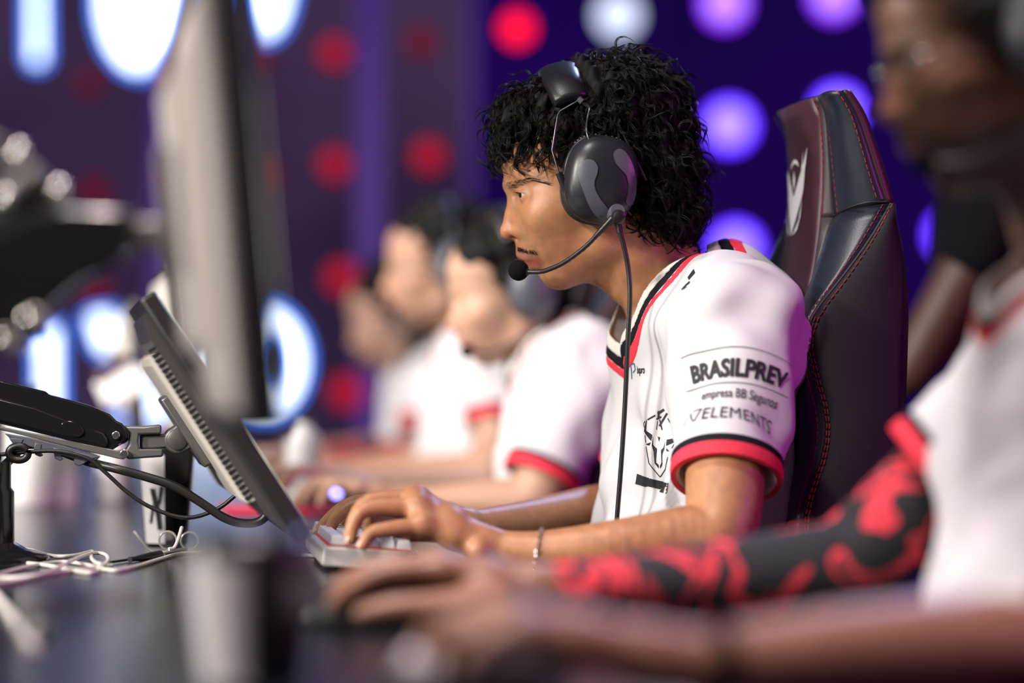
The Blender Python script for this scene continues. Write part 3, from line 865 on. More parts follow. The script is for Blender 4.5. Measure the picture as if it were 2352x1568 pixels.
    for nm, m, e0, e1_, off in (('collar_rim', 'collar_rib', -0.0005, 0.0110 * cw, .0020), ('collar_stripe', 'shirt_black', 0.0105 * cw, 0.0195 * cw, .0016), ('collar_edge', 'shirt_red', 0.019 * cw, 0.0265 * cw, .0013)):
        K = Field(); K.ops = list(T.ops[:bands_at])
        def band(p, d, e0=e0, e1_=e1_, off=off):
            e, h = ellip(p)
            d = np.maximum(d - off, -(d + th)); return np.maximum(np.maximum(d, np.maximum(e0 - e, e - e1_)), -(h + 0.07))
        K.disp(band)
        r_ = max(ca, cb) + 0.035
        v, f = K.mesh(cc - r_, cc + r_, min(res, 0.0018) if sp.get('fine') else res * .8, smooth=3)
        if len(f): link(nm, to_mesh(nm, v, f), m, jersey)
    # ---------------- trousers, below the desk
    tr = Field(); hipz = tb.copy(); hipz[2] = max(tb[2] - 0.03, 0.52)
    for d in (1, -1):
        hp = hipz + LF * d * 0.09; kn = hp + FW * 0.40 + LF * d * 0.05 - UP * 0.02; an = kn * 1.0 + FW * 0.02; an[2] = 0.10
        tr.rc(hp, kn, 0.088, 0.062, 0.05); tr.rc(kn, an, 0.060, 0.046, 0.04); tr.rc(an, an + FW * 0.14 - UP * 0.05, 0.046, 0.035, 0.03)
    tr.ecap(hipz, hipz + UP * 0.04, 0.10, 0.10, 1.5, LF, 0.05)
    tr.plane((0, 0, 0.055), (0, 0, -1))
    lo, hi = hipz - np.array([0.72, 0.55, 0]), hipz + np.array([0.3, 0.4, 0.2]); lo[2] = 0.03
    v, f = tr.mesh(lo, hi, 0.012, smooth=1)
    link('trousers', to_mesh('trousers', v, f), 'cloth_black', root)
    return root, body, jersey, sl, (cc, e1, nrm)

def auto_hand(wrist, d, side, pose, s):
    """a relaxed hand lying on a mouse or keys: knuckles raised, fingers bent down"""
    lat = LF if side == 'r' else -LF                 # direction of the thumb side
    mc, fi = [], []
    for i, (ln, off) in enumerate(((0.088, .030), (0.092, .010), (0.088, -.010), (0.080, -.029))):
        m = wrist + d * ln * s + lat * off * s + UP * 0.020 * s
        a = (0.045, 0.050, 0.046, 0.036)[i] * s
        p1 = m + d * a * 0.92 + UP * 0.006 * s + lat * off * 0.15; p2 = p1 + d * a * 0.5 - UP * 0.016 * s; p3 = p2 + d * a * 0.25 - UP * 0.018 * s
        mc.append(m); fi.append([p1, p2, p3])
    th = [wrist + d * 0.02 * s + lat * 0.022 * s, wrist + d * 0.05 * s + lat * 0.045 * s - UP * .004, wrist + d * 0.085 * s + lat * 0.052 * s - UP * .008, wrist + d * 0.108 * s + lat * 0.050 * s - UP * .012]
    return [mc, fi, th]

def hair_cap(H, prims, subs, res, amp, seed, parent, name='hair', freq=160.0):
    s = H.s; C = Field()
    for x, y, l, rf, rl, ru, tilt in prims: C.el(H(x, y, l), H.axes(tilt), (rf * s, rl * s, ru * s), 0.02 * s)
    rnd = np.random.RandomState(seed)
    W = [((rnd.normal(size=3) * freq).astype(np.float32), rnd.uniform(0, 6.28)) for _ in range(7)]
    C.disp(lambda p, d: d + amp * 0.3 * sum(np.sin(p @ w + a) for w, a in W))
    for x, y, l, rf, rl, ru, tilt in subs: C.el(H(x, y, l), H.axes(tilt), (rf * s, rl * s, ru * s), 0.008 * s, 'sub')
    e = H(1383, 350); v, f = C.mesh(e - 0.22 * s, e + 0.22 * s, res, smooth=0)
    return link(name, to_mesh(name, v, f), 'hair_base', parent), v, f
def vert_normals(v, f):
    n = np.cross(v[f[:, 2]] - v[f[:, 0]], v[f[:, 3]] - v[f[:, 1]]); out = np.zeros_like(v)
    for i in range(4):
        for k in range(3): out[:, k] += np.bincount(f[:, i], n[:, k], len(v))
    return out / (np.linalg.norm(out, axis=1)[:, None] + 1e-12)
# ------------------------------------------------------------------ the player in focus
def main_player():
    H = Head(PM.S(1383, 412), 1.0, 0.0, 0.0)
    S = PM.S
    sp = dict(plane=PM, head=H, name='person', res=0.0020, sres=0.0026, fine=True,
              label='player in sharp focus, curly dark hair and headset, typing with both hands',
              skin=(.43, .198, .096), lip=(.34, .12, .085), seed=5, fold=0.0090, foldf=1.25,
              neck=(1556, 688, 0), chest=(1640, 830, 0), hip=(1590, 1400, 0), tor=(0.118, 0.128), wide=1.42,
              pads=[((1662, 765, 0.05), 0.070), ((1662, 765, -0.05), 0.070)],
              arm_l=[(1690, 765, .155, .054), (1668, 1060, .245, .047), (1650, 1222, .288, .042), (1560, 1238, .290, .037), (1400, 1253, .290, .0285), (1240, 1264, .270, .0225), (1128, 1258, .252, .0205)],
              arm_r=[(1610, 770, -.155, .054), (1500, 1040, -.215, .046), (1440, 1160, -.235, .040), (1360, 1175, -.205, .035), (1200, 1196, -.110, .026), (1075, 1208, -.045, .020)],
              hand_l=[[(962, 1142, .192), (955, 1143, .215), (958, 1163, .238), (972, 1206, .258)],
                      [[(875, 1146, .192), (850, 1178, .192), (846, 1212, .194)],
                       [(850, 1150, .216), (815, 1188, .217), (803, 1226, .219)],
                       [(845, 1168, .240), (812, 1204, .242), (806, 1238, .244)],
                       [(892, 1216, .264), (852, 1224, .266), (834, 1251, .268)]],
                      [(1060, 1218, .220), (1000, 1222, .185), (950, 1224, .170), (918, 1234, .165)]],
              hand_r=[[(925, 1158, .010), (915, 1152, -.012), (915, 1156, -.034), (922, 1166, -.054)],
                      [[(822, 1158, .022), (775, 1186, .024), (757, 1216, .024)],
                       [(815, 1154, -.002), (762, 1186, -.002), (728, 1224, -.002)],
                       [(818, 1158, -.028), (770, 1184, -.030), (745, 1210, -.030)],
                       [(835, 1168, -.055), (800, 1186, -.058), (782, 1206, -.058)]],
                      [(1030, 1208, -.01), (975, 1216, .025), (930, 1222, .04), (900, 1226, .045)]],
              bumps=[((1098, 1262, .272), 0.0105)],
              hem_l=(1668, 1098, .250, .0635), hem_r=(1480, 1086, -.22, .0635),
              collar=((1530, 681, 0), (1448, 792, 0), .084, .070))
    def extra(B, S, H):
        for d in (1, -1):   # neck cords
            B.rc(H(1425, 515, d * .048), S(1478, 742, d * .020), .013, .010, 0.03)
        B.rc(H(1398, 622, 0), H(1428, 662, 0), .012, .010, 0.03)
        B.rc(S(1470, 755, .012), S(1560, 745, .11), .009, .009, 0.03)
    sp['extra'] = extra
    root, body, jersey, sl, col = build_player(sp)
    # eyes
    for d in (1, -1):
        c = H(1201, 454, d * .0305)
        o = MB().lathe(c, [(0.0001, -.0122), (.006, -.0107), (.0105, -.0062), (.0122, 0), (.0105, .0062), (.0078, .0094), (.006, .0107), (.003, .0118), (0.0001, .0122)], axis=unit(FW - UP * .10), n=20, cap=False).build('eyeball', 'eye_white', root)
        g = unit(FW - UP * 0.10)
        MB().lathe(c, [(.0062, .0106), (.0052, .0118), (.003, .0127), (0.0001, .0130)], axis=g, n=16, cap=False).build('iris', 'iris_brown', o)
    rnd = random.Random(4)
    bvh = mesh_bvh(body)
    def on_skin(p, n=LF):
        h = bvh.ray_cast(V(np.asarray(p) + np.asarray(n) * .05), V(-np.asarray(n)), .12)
        return (np.array(h[0]), np.array(h[1])) if h[0] is not None else None
    def short_hairs(name, gen, n, ln, r):
        mb = MB()
        for i in range(n):
            g = gen(i / n)
            if g is None: continue
            p, nn, d = g; d = unit(d - nn * np.dot(d, nn)); L = ln * rnd.uniform(.6, 1.2)
            mb.tube([p - nn * .0004, p + d * L * .5 + nn * .0011, p + d * L + nn * .0007], [r, r * .8, r * .3], 3, cap=False)
        mb.build(name, 'brow_hair', root)
    for d in (1, -1):
        nvec = unit(LF * d * .75 + FW * .66)
        def brow(t):
            x = 1156 + 84 * t; y = 433 - 20 * t if t < .65 else 420 + 14 * (t - .65) / .35
            q = on_skin(H(x, y + rnd.uniform(-6, 6) * (1 - .6 * t), d * (.012 + .046 * t)), nvec)
            return None if q is None else (q[0], q[1], H(x + 14, y - 7 + 10 * t, 0) - H(x, y, 0))
        short_hairs('eyebrow', brow, 110, .008, .00024)
        def lash(t):
            p = H(1183 + 30 * t, 450 + 3 * t, d * (.023 + .017 * t)) + unit(FW) * .0035
            return p, unit(UP), FW * .8 + LF * d * .4
        short_hairs('eyelashes', lash, 30, .007, .00035)
    def tache(t):
        sd = rnd.choice([1, -1, 1]); u = rnd.random()
        q = on_skin(H(1186 + 40 * u, 572 + rnd.uniform(-4, 4) + 11 * u, sd * (.004 + .024 * u)), unit(LF * sd * .6 + FW * .8))
        return None if q is None else (q[0], q[1], -UP * .6 - FW * .5 + LF * sd * .3)
    short_hairs('moustache', tache, 130, .0055, .00026)
    # nails
    for hd, side in ((sp['_hand_l'], 'l'), (sp['_hand_r'], 'r')):
        for f in hd[1]:
            mb = MB(); nail_mesh(mb, f[1], f[2], unit(UP * .5 + FW), .0068); mb.build('fingernail', 'nail', root)
    # ---------------- hair
    prims = [(1398, 270, 0, .098, .088, .076, 12), (1330, 266, 0, .085, .086, .060, 24), (1226, 285, 0, .048, .066, .045, 20), (1200, 326, 0, .030, .056, .031, 40),
             (1480, 355, 0, .060, .084, .086, 0), (1522, 440, 0, .038, .072, .066, 0), (1460, 470, 0, .05, .078, .05, 0), (1528, 505, 0, .034, .06, .030, -10),
             (1345, 375, .060, .045, .026, .045, 0), (1345, 375, -.060, .045, .026, .045, 0), (1290, 345, .058, .022, .014, .032, 0), (1290, 345, -.058, .022, .014, .032, 0)]
    subs = [(1245, 470, 0, .075, .09, .052, 20)]
    hair, hv, hf = hair_cap(H, prims, subs, 0.0028, 0.0065, 3, root)
    n = vert_normals(hv, hf); rnd2 = np.random.RandomState(8)
    X, Y, Lq = H.inv(hv)
    pr = random.Random(11); ST = Strands(21, 9)
    ids = rnd2.choice(len(hv), 2700, replace=False)
    roots, dirs, nn = [], [], []
    for i in ids:
        x, y, l = X[i], Y[i], Lq[i]
        if 1225 < x < 1345 and y < 255 and abs(l) < .1: continue          # under the headband
        if y > 375 and x < 1300: continue
        if l < -0.03 and rnd2.rand() < .65: continue
        fx = np.clip((x - 1290) / 160, -1, 1)
        d = -FW * (fx * .8) - UP * (0.35 + 0.55 * abs(fx)) + LF * np.sign(l) * .35 + rnd2.normal(size=3) * .30
        d = d - n[i] * np.dot(d, n[i])
        roots.append(hv[i]); dirs.append(d); nn.append(n[i])
    ST.add(roots, dirs, nn, .036, .00036, .0048, turns=(.6, 1.5), clump=9, spread=.0032, hug=.2)
    # the fringe falling on the forehead and the tail of curls at the nape
    roots, dirs, nn = [], [], []
    for k in range(46):
        x = pr.uniform(1138, 1290); l = pr.uniform(-.04, .062)
        roots.append(H(x, 318 + max(0, (1150 - x)) * .3 + pr.uniform(-18, 8), l * (0.55 + (x - 1122) / 260))); dirs.append(FW * pr.uniform(-.2, .2) - UP + LF * pr.uniform(-.2, .2)); nn.append(unit(FW + LF * l * 12))
    ST.add(roots, dirs, nn, .030, .00034, .0034, turns=(.5, 1.0), clump=8, spread=.0026, hug=.25)
    roots, dirs, nn = [], [], []
    for k in range(110):
        a = pr.uniform(0, 1); x = 1500 + 100 * a; y = 495 - 60 * abs(a - .3) + pr.uniform(-40, 20); l = pr.uniform(-.06, .065)
        roots.append(H(x, y, l)); dirs.append(-FW * pr.uniform(-.1, .6) - UP + LF * pr.uniform(-.3, .3)); nn.append(unit(-FW + LF * l * 12))
    ST.add(roots, dirs, nn, .036, .0004, .0065, turns=(.6, 1.3), clump=9, spread=.003)
    ST.build('curls', 'hair_black', hair)
    return root, body, jersey, sl, H, sp
# ------------------------------------------------------------------ prints on the main jersey
def jersey_prints(root, jersey, sl, S):
    bvh = mesh_bvh(jersey)
    a, h, ra, rh = sl['l']; r = rh * 1.02
    W = lambda name, m, me, t, phi=0.0: wrap_sleeve(bvh, jersey, name, m, me, a, h, LF, t, r, phi)
    p0 = -.28
    W('sponsor_lettering', 'print_black', fit(text_mesh('BRASILPREV', .03, .0011), .118, .0215), .445, p0 + .03)
    W('sponsor_lettering', 'print_grey', fit(text_mesh('empresa BB Seguros', .02, .0002), .104, .0150), .600, p0 + .12)
    W('sponsor_lettering', 'print_grey', fit(text_mesh('ELEMENTS', .03, 0, 1.08), .098, .0185), .735, p0 + .20)
    lg = poly_mesh(stroke([(-.012, -.009), (-.006, .009), (.004, -.009)], .0016) + stroke([(-.003, .009), (.012, .009), (.006, -.009)], .0016))
    W('sponsor_mark', 'print_grey', lg, .735, p0 - .80)
    W('print_line', 'print_grey', poly_mesh(stroke([(-.068, 0), (.068, 0)], .0009)), .325, p0)
    W('print_line', 'print_grey', poly_mesh(stroke([(-.068, 0), (.068, 0)], .0009)), .530, p0)
    # chest emblem: a mask drawn in strokes, and the worn bar under it
    n = unit(LF * .78 + FW * .62); u = np.cross(UP, n); u = u if u[0] > 0 else -u
    o = S(1528, 1022, 0.10); k = 1 / 1880. / .72
    q = lambda pts: [((x / 6.033 + 1420 - 1515) * k, (1022 - (y / 6.033 + 900)) / 1880.) for x, y in pts]
    polys = []
    for pts in ([(415, 365), (400, 530), (490, 590), (478, 675), (360, 545)], [(658, 655), (748, 635), (752, 690), (660, 738)],
                [(500, 600), (506, 730), (556, 780), (545, 965), (580, 1005), (578, 1050), (528, 985), (515, 820), (490, 740)],
                [(645, 670), (640, 790), (622, 860), (632, 990), (598, 1055), (596, 1020), (618, 965), (604, 800), (632, 765)],
                [(552, 612), (582, 625), (570, 682)], [(392, 725), (475, 695), (455, 740)], [(665, 770), (712, 810), (675, 812)]):
        polys.append(q(pts))
    for pts, w in (([(425, 382), (510, 322)], .0020), ([(358, 435), (390, 405)], .0012), ([(358, 440), (366, 490)], .0012), ([(378, 600), (398, 700)], .0014), ([(405, 755), (448, 985), (588, 1168), (682, 1060), (702, 890)], .0014),
                   ([(642, 360), (668, 415), (732, 482)], .0012), ([(745, 510), (745, 640)], .0012), ([(755, 715), (738, 770)], .0012),
                   ([(535, 300), (600, 240)], .0030), ([(545, 260), (545, 360)], .0026), ([(525, 375), (575, 340)], .0022), ([(632, 290), (560, 470)], .0024), ([(560, 380), (592, 520)], .0016), ([(536, 400), (534, 520)], .0010)):
        polys += stroke(q(pts), w)
    wrap_text(bvh, jersey, 'chest_emblem', 'print_black', poly_mesh(polys), o, u, UP, n)
    wrap_text(bvh, jersey, 'emblem_bar', 'print_black', poly_mesh([q([(228, 1145), (440, 1190), (450, 1300), (375, 1318), (205, 1290)]), q([(450, 1195), (600, 1225), (765, 1238), (762, 1382), (620, 1350), (425, 1308)])]), o, u, UP, n)
    o2 = S(1468, 852, 0.07)
    wrap_text(bvh, jersey, 'sponsor_lettering', 'print_black', fit(text_mesh('ixpro', .02, .0004), .016, .0125), o2, u, UP, n)
    wrap_text(bvh, jersey, 'sponsor_mark', 'print_blue', poly_mesh(stroke([(-.020, -.010), (-.020, .008), (-.013, .010), (-.012, .002), (-.017, -.002)], .0016)), o2, u, UP, n)
    o3 = S(1592, 706, 0.10); n3 = unit(LF * .6 + FW * .3 + UP * .7); u3 = unit(np.cross(n3, LF)); u3 = u3 if u3[0] > 0 else -u3
    v3 = np.cross(n3, u3); v3 = v3 if v3[2] > 0 else -v3
    wrap_text(bvh, jersey, 'shoulder_mark', 'print_black', poly_mesh([[(-.016, -.016), (-.006, -.022), (-.001, -.010), (-.011, -.004)], [(.003, .004), (.014, .008), (.018, .022), (.006, .016)], [(-.020, -.030), (-.014, -.034), (-.013, -.025)]]), o3, u3, v3, n3)

# ------------------------------------------------------------------ headset
def headset(S, label, full=True, parent_plane=None):
    c = S(1380, 413, .104)
    t = empty('headset', c); tag(t, label, 'headset')
    tilt = math.radians(9); ux = -FW * math.cos(tilt) + UP * math.sin(tilt) * -1; ux = unit(ux); uy = np.cross(ux, LF); uy = uy if uy[2] > 0 else -uy
    a, b = .0465, .0555
    def ring(l, k, n=48, e=2.5):
        out = []
        for i in range(n):
            w = 2 * math.pi * i / n; cw, sw = math.cos(w), math.sin(w)
            out.append(c + LF * (l - .104) + ux * a * k * math.copysign(abs(cw) ** (2 / e), cw) + uy * b * k * math.copysign(abs(sw) ** (2 / e), sw))
        return out
    for sd in (1, -1):
        def rg(l, k):
            r = ring(l, k); return r if sd == 1 else [p - LF * 2 * np.dot(p - S(1380, 413, 0), LF) for p in r]
        MB().rings([rg(.066, .80), rg(.070, .90), rg(.077, .965), rg(.085, .97), rg(.089, .92)]).build('ear_cushion', 'leather_black', t)
        MB().rings([rg(.088, .93), rg(.090, 1.0), rg(.096, 1.01), rg(.098, .99), rg(.099, .965)]).build('cup_rim', 'plastic_black', t)
        sh = MB().rings([rg(.098, .95), rg(.100, .975), rg(.108, .97), rg(.117, .915), rg(.124, .80), rg(.1285, .62), rg(.131, .40), rg(.132, .18), rg(.1322, .02)]).build('cup_shell', 'plastic_dark', t)
        if sd == 1: shell = sh
    bvh = mesh_bvh_any(shell)
    k = 1 / 1905.
    def q(pts): return [((x / 2.45 + 1050 - 1380) * k, (413 - (y / 2.45 + 80)) * k) for x, y in pts]
    for pts in ([(650, 790), (655, 745), (675, 722), (705, 710), (740, 718), (762, 752), (758, 795), (745, 830), (745, 870), (765, 915), (800, 960), (832, 1000), (825, 1030), (790, 1040), (745, 1012), (705, 950), (672, 870)],
                [(856, 690), (866, 660), (895, 648), (930, 668), (962, 720), (985, 790), (996, 870), (985, 945), (955, 965), (930, 945), (940, 900), (942, 850), (928, 800), (895, 765), (865, 730)]):
        poly = [np.array(p) for p in q(pts)]; poly = [(p[0], p[1]) for p in spline([np.array([x, y, 0]) for x, y in poly], 3, closed=True)]
        o_ = wrap_text(bvh, t, 'side_panel', 'plastic_grey', poly_mesh([poly]), c, -FW, UP, LF, off=.0011, cut=.007)
        lp = [np.asarray(V(c + x * -FW + y * UP)) for x, y in poly]; edge = []
        for p in lp + lp[:1]:
            hit = bvh.ray_cast(V(p + LF * .08), V(-LF), .2)
            if hit[0] is not None: edge.append(np.array(hit[0]) + LF * .0006)
        MB().tube(edge, .0006, 5, cap=False).build('panel_seam', 'seam_black', t)
    rs = ring(.0955, 1.0, 60)
    for i in range(9, 24):
        MB().ball(rs[i], .0016, 6).build('rim_stud', 'plastic_grey', t)
    # headband pad: a swept cushion
    pc = [(1312, 240, .086), (1305, 222, .080), (1297, 202, .068), (1289, 185, .047), (1285, 176, .022), (1284, 173, 0)]
    pts = [S(*p) for p in pc]; c0 = S(1284, 173, 0)
    mir = [p - LF * 2 * np.dot(p - c0, LF) for p in pts[-2::-1]]
    path = spline(pts + mir, 5); rings = []
    wd = unit(-FW + UP * .22)
    for i, p in enumerate(path):
        tg = unit(path[min(i + 1, len(path) - 1)] - path[max(i - 1, 0)]); w = unit(wd - tg * np.dot(wd, tg)); nr = np.cross(tg, w); nr = nr if np.dot(nr, p - S(1300, 300, 0)) > 0 else -nr
        e = min(i, len(path) - 1 - i); kk = .55 if e == 0 else (.85 if e == 1 else 1.0); mid = 1 - abs(i / (len(path) - 1) - .5) * 2
        hw = (.0225 + .004 * mid) * (0.8 + .2 * kk); ht = .0125 * kk
        rings.append([p + w * hw * math.copysign(abs(math.cos(x)) ** .85, math.cos(x)) + nr * (ht * math.copysign(abs(math.sin(x)) ** .85, math.sin(x)) + .004) for x in [2 * math.pi * j / 20 for j in range(20)]])
    MB().rings(rings).build('headband_pad', 'leather_pad', t)
    seam = [r[0] + unit(-FW) * .0006 for r in rings[1:-1]]; MB().tube(seam, .0010, 5).build('headband_piping', 'seam_black', t)
    def rod(px, r, nm='yoke_rod', m='steel_wire', sm=0):
        p = [S(*q_) for q_ in px]; p = spline(p, sm) if sm else p
        MB().tube(p, r, 8).build(nm, m, t)
    for sd in (1, -1):
        l = lambda v: v * sd
        rod([(1327, 232, l(.094)), (1287, 255, l(.094)), (1281, 264, l(.094)), (1268, 345, l(.098)), (1284, 398, l(.103))], .0013)
        rod([(1283, 397, l(.103)), (1313, 474, l(.102))], .0040, 'slider', 'plastic_black')
        rod([(1328, 226, l(.094)), (1337, 234, l(.095))], .0040, 'yoke_clip', 'plastic_grey')
        rod([(1337, 234, l(.095)), (1354, 246, l(.096)), (1350, 268, l(.098)), (1347, 300, l(.112)), (1357, 332, l(.117))], .0015, sm=4)
        rod([(1336, 236, l(.095)), (1372, 262, l(.095)), (1422, 290, l(.096)), (1447, 340, l(.098)), (1482, 413, l(.096))], .0012)
        rod([(1447, 338, l(.098)), (1483, 414, l(.096))], .0022, 'slider', 'plastic_black')
    MB().lathe(S(1357, 333, .116), [(.004, -.003), (.005, 0), (.004, .004)], axis=LF, n=12).build('rod_socket', 'plastic_black', t)
    # microphone boom
    MB().lathe(S(1413, 492, .118), [(.011, -.010), (.0125, -.004), (.0125, .006), (.010, .012), (.0085, .016)], axis=unit(LF + UP * .2), n=24).build('boom_hub', 'plastic_grey', t)
    MB().lathe(S(1420, 497, .136), [(.0075, -.006), (.0085, -.001), (.008, .006), (.005, .008)], axis=unit(LF - UP * .3), n=20).build('boom_knob', 'plastic_black', t)
    bp = spline([S(*p) for p in ((1408, 500, .130), (1378, 532, .122), (1345, 566, .110), (1300, 600, .092), (1262, 618, .074), (1238, 624, .062), (1206, 624, .050))], 8)
    n = len(bp); rr = [.0046 - .0018 * min(1, i / 12) + (.0003 if i % 2 else 0) for i in range(n)]
    MB().tube(bp, rr, 10).build('microphone_boom', 'cable_black', t)
    MB().lathe(S(1208, 624, .050), [(.0035, -.004), (.0052, -.002), (.0052, .002), (.0035, .004)], axis=unit(FW), n=14).build('microphone_collar', 'plastic_black', t)
    MB().ball(S(1191, 621, .045), (.0128, .0125, .0128), 20).build('microphone_foam', 'foam', t)
    cb = spline([S(*p) for p in ((1417, 500, .124), (1421, 522, .126), (1434, 570, .126), (1444, 625, .125), (1447, 690, .126), (1442, 780, .124), (1437, 900, .122), (1428, 1050, .122), (1416, 1205, .120), (1412, 1262, .118))], 6)
    MB().tube(cb, .0030, 8).build('headset_cable', 'cable_black', t)
    MB().tube([S(1417, 505, .124), S(1424, 535, .126)], [.0046, .0038], 8).build('cable_strain_relief', 'plastic_black', t)
    return t
def mesh_bvh_any(o):
    return BVHTree.FromPolygons([tuple(v.co) for v in o.data.vertices], [tuple(p.vertices) for p in o.data.polygons])

# ------------------------------------------------------------------ gaming chair
LC = -0.0275
def chair(S, label):
    base = S(1990, 1400, LC); base[2] = 0
    t = empty('gaming_chair', base); tag(t, label, 'chair', 'gaming chairs behind the players')
    def curve(pts, l0, l1=None, n=26):
        l1 = l0 if l1 is None else l1
        m = len(pts); p = spline([S(x, y, l0 + (l1 - l0) * i / (m - 1)) for i, (x, y) in enumerate(pts)], 10)
        s = np.concatenate([[0], np.cumsum([np.linalg.norm(b - a) for a, b in zip(p, p[1:])])]); q = np.linspace(0, s[-1], n); p = np.array(p)
        return np.stack([np.interp(q, s, p[:, i]) for i in range(3)], -1)
    cpt = S(1830, 400, LC)
    mirror = lambda c: c - LF * (2 * ((c - cpt) @ LF))[:, None]
    def patch(name, A, B, bulge, m, par=t, k=8, both=False):
        for side in ((0, 1) if both else (0,)):
            a, b = (A, B) if side == 0 else (mirror(A), mirror(B)); dv = np.asarray(bulge) if side == 0 else np.asarray(bulge) * (.2 if name == 'head_bolster' else 1) - LF * 2 * np.dot(bulge, LF) - FW * (.012 if name == 'head_bolster' else 0)
            rows = []
            for i in range(k + 1):
                u = i / k; rows.append(list(a * (1 - u) + b * u + dv * 4 * u * (1 - u)))
            mb = MB(); mb.rings(rows, cap=False, closed=False); o = mb.build(name, m, par)
            md = o.modifiers.new('solid', 'SOLIDIFY'); md.thickness = .004; md.offset = 0
            if side == 0: first = o
        return first
    c1 = curve([(1868, 226), (1884, 250), (1892, 350), (1890, 450), (1880, 560), (1868, 640), (1850, 720), (1842, 900), (1842, 1200), (1860, 1450)], .045)
    c0 = mirror(c1)
    # panel far edge is the mirror of the near one
    panel = patch('back_panel', c0, c1, FW * .006, 'leather_maroon', k=10)
    eb = curve([(1880, 222), (1898, 262), (1906, 350), (1913, 440), (1918, 497)], .055)
    c1u = c1[:]  # facet between panel and bolster
    c1up = curve([(1869, 226), (1885, 250), (1893, 350), (1891, 450), (1888, 500)], .046)
    patch('panel_facet', c1up, eb, FW * .002, 'leather_grey', both=True, k=4)
    c2 = curve([(1934, 208), (1966, 262), (1990, 330), (2012, 400), (2034, 464)], .118, .122)
    patch('head_bolster', eb, c2, FW * .010 + LF * .014, 'leather_black')
    c3 = curve([(1946, 208), (1980, 262), (2008, 335), (2034, 415), (2048, 478)], .098, .10)
    patch('head_side', c2, c3, LF * .004 - FW * .004, 'leather_maroon', k=4)
    patch('head_far_side', c0[:13], mirror(c3)[np.linspace(0, 25, 13).astype(int)], -LF * .008 + FW * .004, 'leather_black')
    wi = curve([(1916, 500), (1895, 560), (1875, 630), (1855, 700), (1842, 760), (1836, 900), (1836, 1200), (1850, 1450)], .055, .07)
    ws = curve([(2046, 468), (2000, 546), (1950, 616), (1900, 680), (1868, 722), (1850, 790), (1872, 880), (1892, 960), (1886, 1040), (1850, 1150), (1840, 1250), (1850, 1450)], .124, .215)
    patch('wing_bolster', wi, ws, FW * .020 + LF * .010, 'leather_black', both=True)
    wf = curve([(1888, 500), (1880, 560), (1868, 640), (1850, 720), (1842, 900), (1842, 1200), (1860, 1450)], .046)
    patch('wing_facet', wf, wi, FW * .001, 'leather_grey', both=True, k=3)
    wb = curve([(2048, 474), (2066, 545), (2078, 620), (2083, 700), (2082, 780), (2078, 900), (2072, 1000), (2062, 1150), (2040, 1450)], .105, .19)
    patch('wing_side', ws, wb, LF * .012, 'chair_mesh', both=True)
    patch('back_shell', c3, mirror(c3), -FW * .018, 'chair_mesh', k=10)
    patch('back_shell', wb, mirror(wb), -FW * .022, 'chair_mesh', k=10)
    top = [c0[0], mirror(eb)[0], mirror(c2)[0], mirror(c3)[0], c3[0], c2[0], eb[0], c1[0]]
    cen = sum(top) / 8 + UP * .006
    MB().add(top + [cen], [(i, (i + 1) % 8, 8) for i in range(8)]).build('head_cap', 'leather_black', t)
    # seams and stitching
    out = FW * .55 + LF * .75
    def seam(c, o, r=.0016):
        for cc_, oo in ((c, o), (mirror(c), o - LF * 2 * np.dot(o, LF))): MB().tube(list(cc_ + oo), r, 6).build('piping', 'seam_black', t)
    seam(eb, FW * .001 + LF * .001); seam(ws, LF * .001, .0022); seam(c2, LF * .001, .0014)
    cr = spline([S(1918, 498, .062), S(1950, 480, .094), S(1995, 466, .118), S(2042, 464, .126)], 6)
    seam(np.array(cr), out * .010, .0014)
    mb = MB()
    def stitches(c, o):
        s = np.concatenate([[0], np.cumsum(np.linalg.norm(np.diff(c, axis=0), axis=1))]); d = 0
        while d + .006 < s[-1]:
            g = lambda x: np.array([np.interp(x, s, c[:, i]) for i in range(3)])
            mb.tube([g(d) + o, g(d + .003) + o * 1.1, g(d + .006) + o], .0007, 4); d += .009
    B_ = FW * .010 + LF * .014
    at = lambda A, B, u, bl: A * (1 - u) + B * u + bl * 4 * u * (1 - u)
    stitches(at(eb, c2, .10, B_), out * .003); stitches(at(eb, c2, .90, B_), out * .003); stitches(at(c1up, eb, .3, FW * .002), FW * .003)
    W_ = FW * .020 + LF * .010
    stitches(at(wi, ws, .93, W_), out * .0032); stitches(at(ws, wb, .05, LF * .012), LF * .0035); stitches(at(ws, wb, .02, LF * .012)[8:], LF * .0035)
    o = mb.build('stitching', 'stitch_red', t); o['kind'] = 'stuff'
    # emblem on the head panel
    bvh = mesh_bvh_any(panel)
    q = lambda pts: [((x / 2.24 + 1680 - 1828) * .00172, (445 - (y / 2.24 + 160)) * .00055) for x, y in pts]
    P_ = [[(254, 455), (290, 540), (326, 650), (372, 500), (398, 405), (385, 520), (378, 640), (352, 760), (328, 858), (300, 740), (284, 660)],
          [(316, 560), (323, 508), (332, 560), (325, 620)],
          [(298, 500), (306, 465), (325, 447), (346, 460), (354, 495), (340, 478), (325, 470), (310, 480)],
          [(378, 415), (372, 520), (362, 550)], [(272, 455), (282, 530), (288, 560)],
          [(280, 690), (292, 780), (316, 858), (296, 830), (284, 770)], [(376, 660), (366, 780), (338, 858), (362, 830), (374, 760)]]
    wrap_text(bvh, t, 'emblem', 'emblem_white', poly_mesh([q(p) for p in P_]), S(1828, 445, LC) - LF * .020, LF, UP, FW, off=.0035)
    # seat, gas lift, star base with castors
    sc = base - FW * .0 + FW * .20; sc[2] = .44
    rings = []
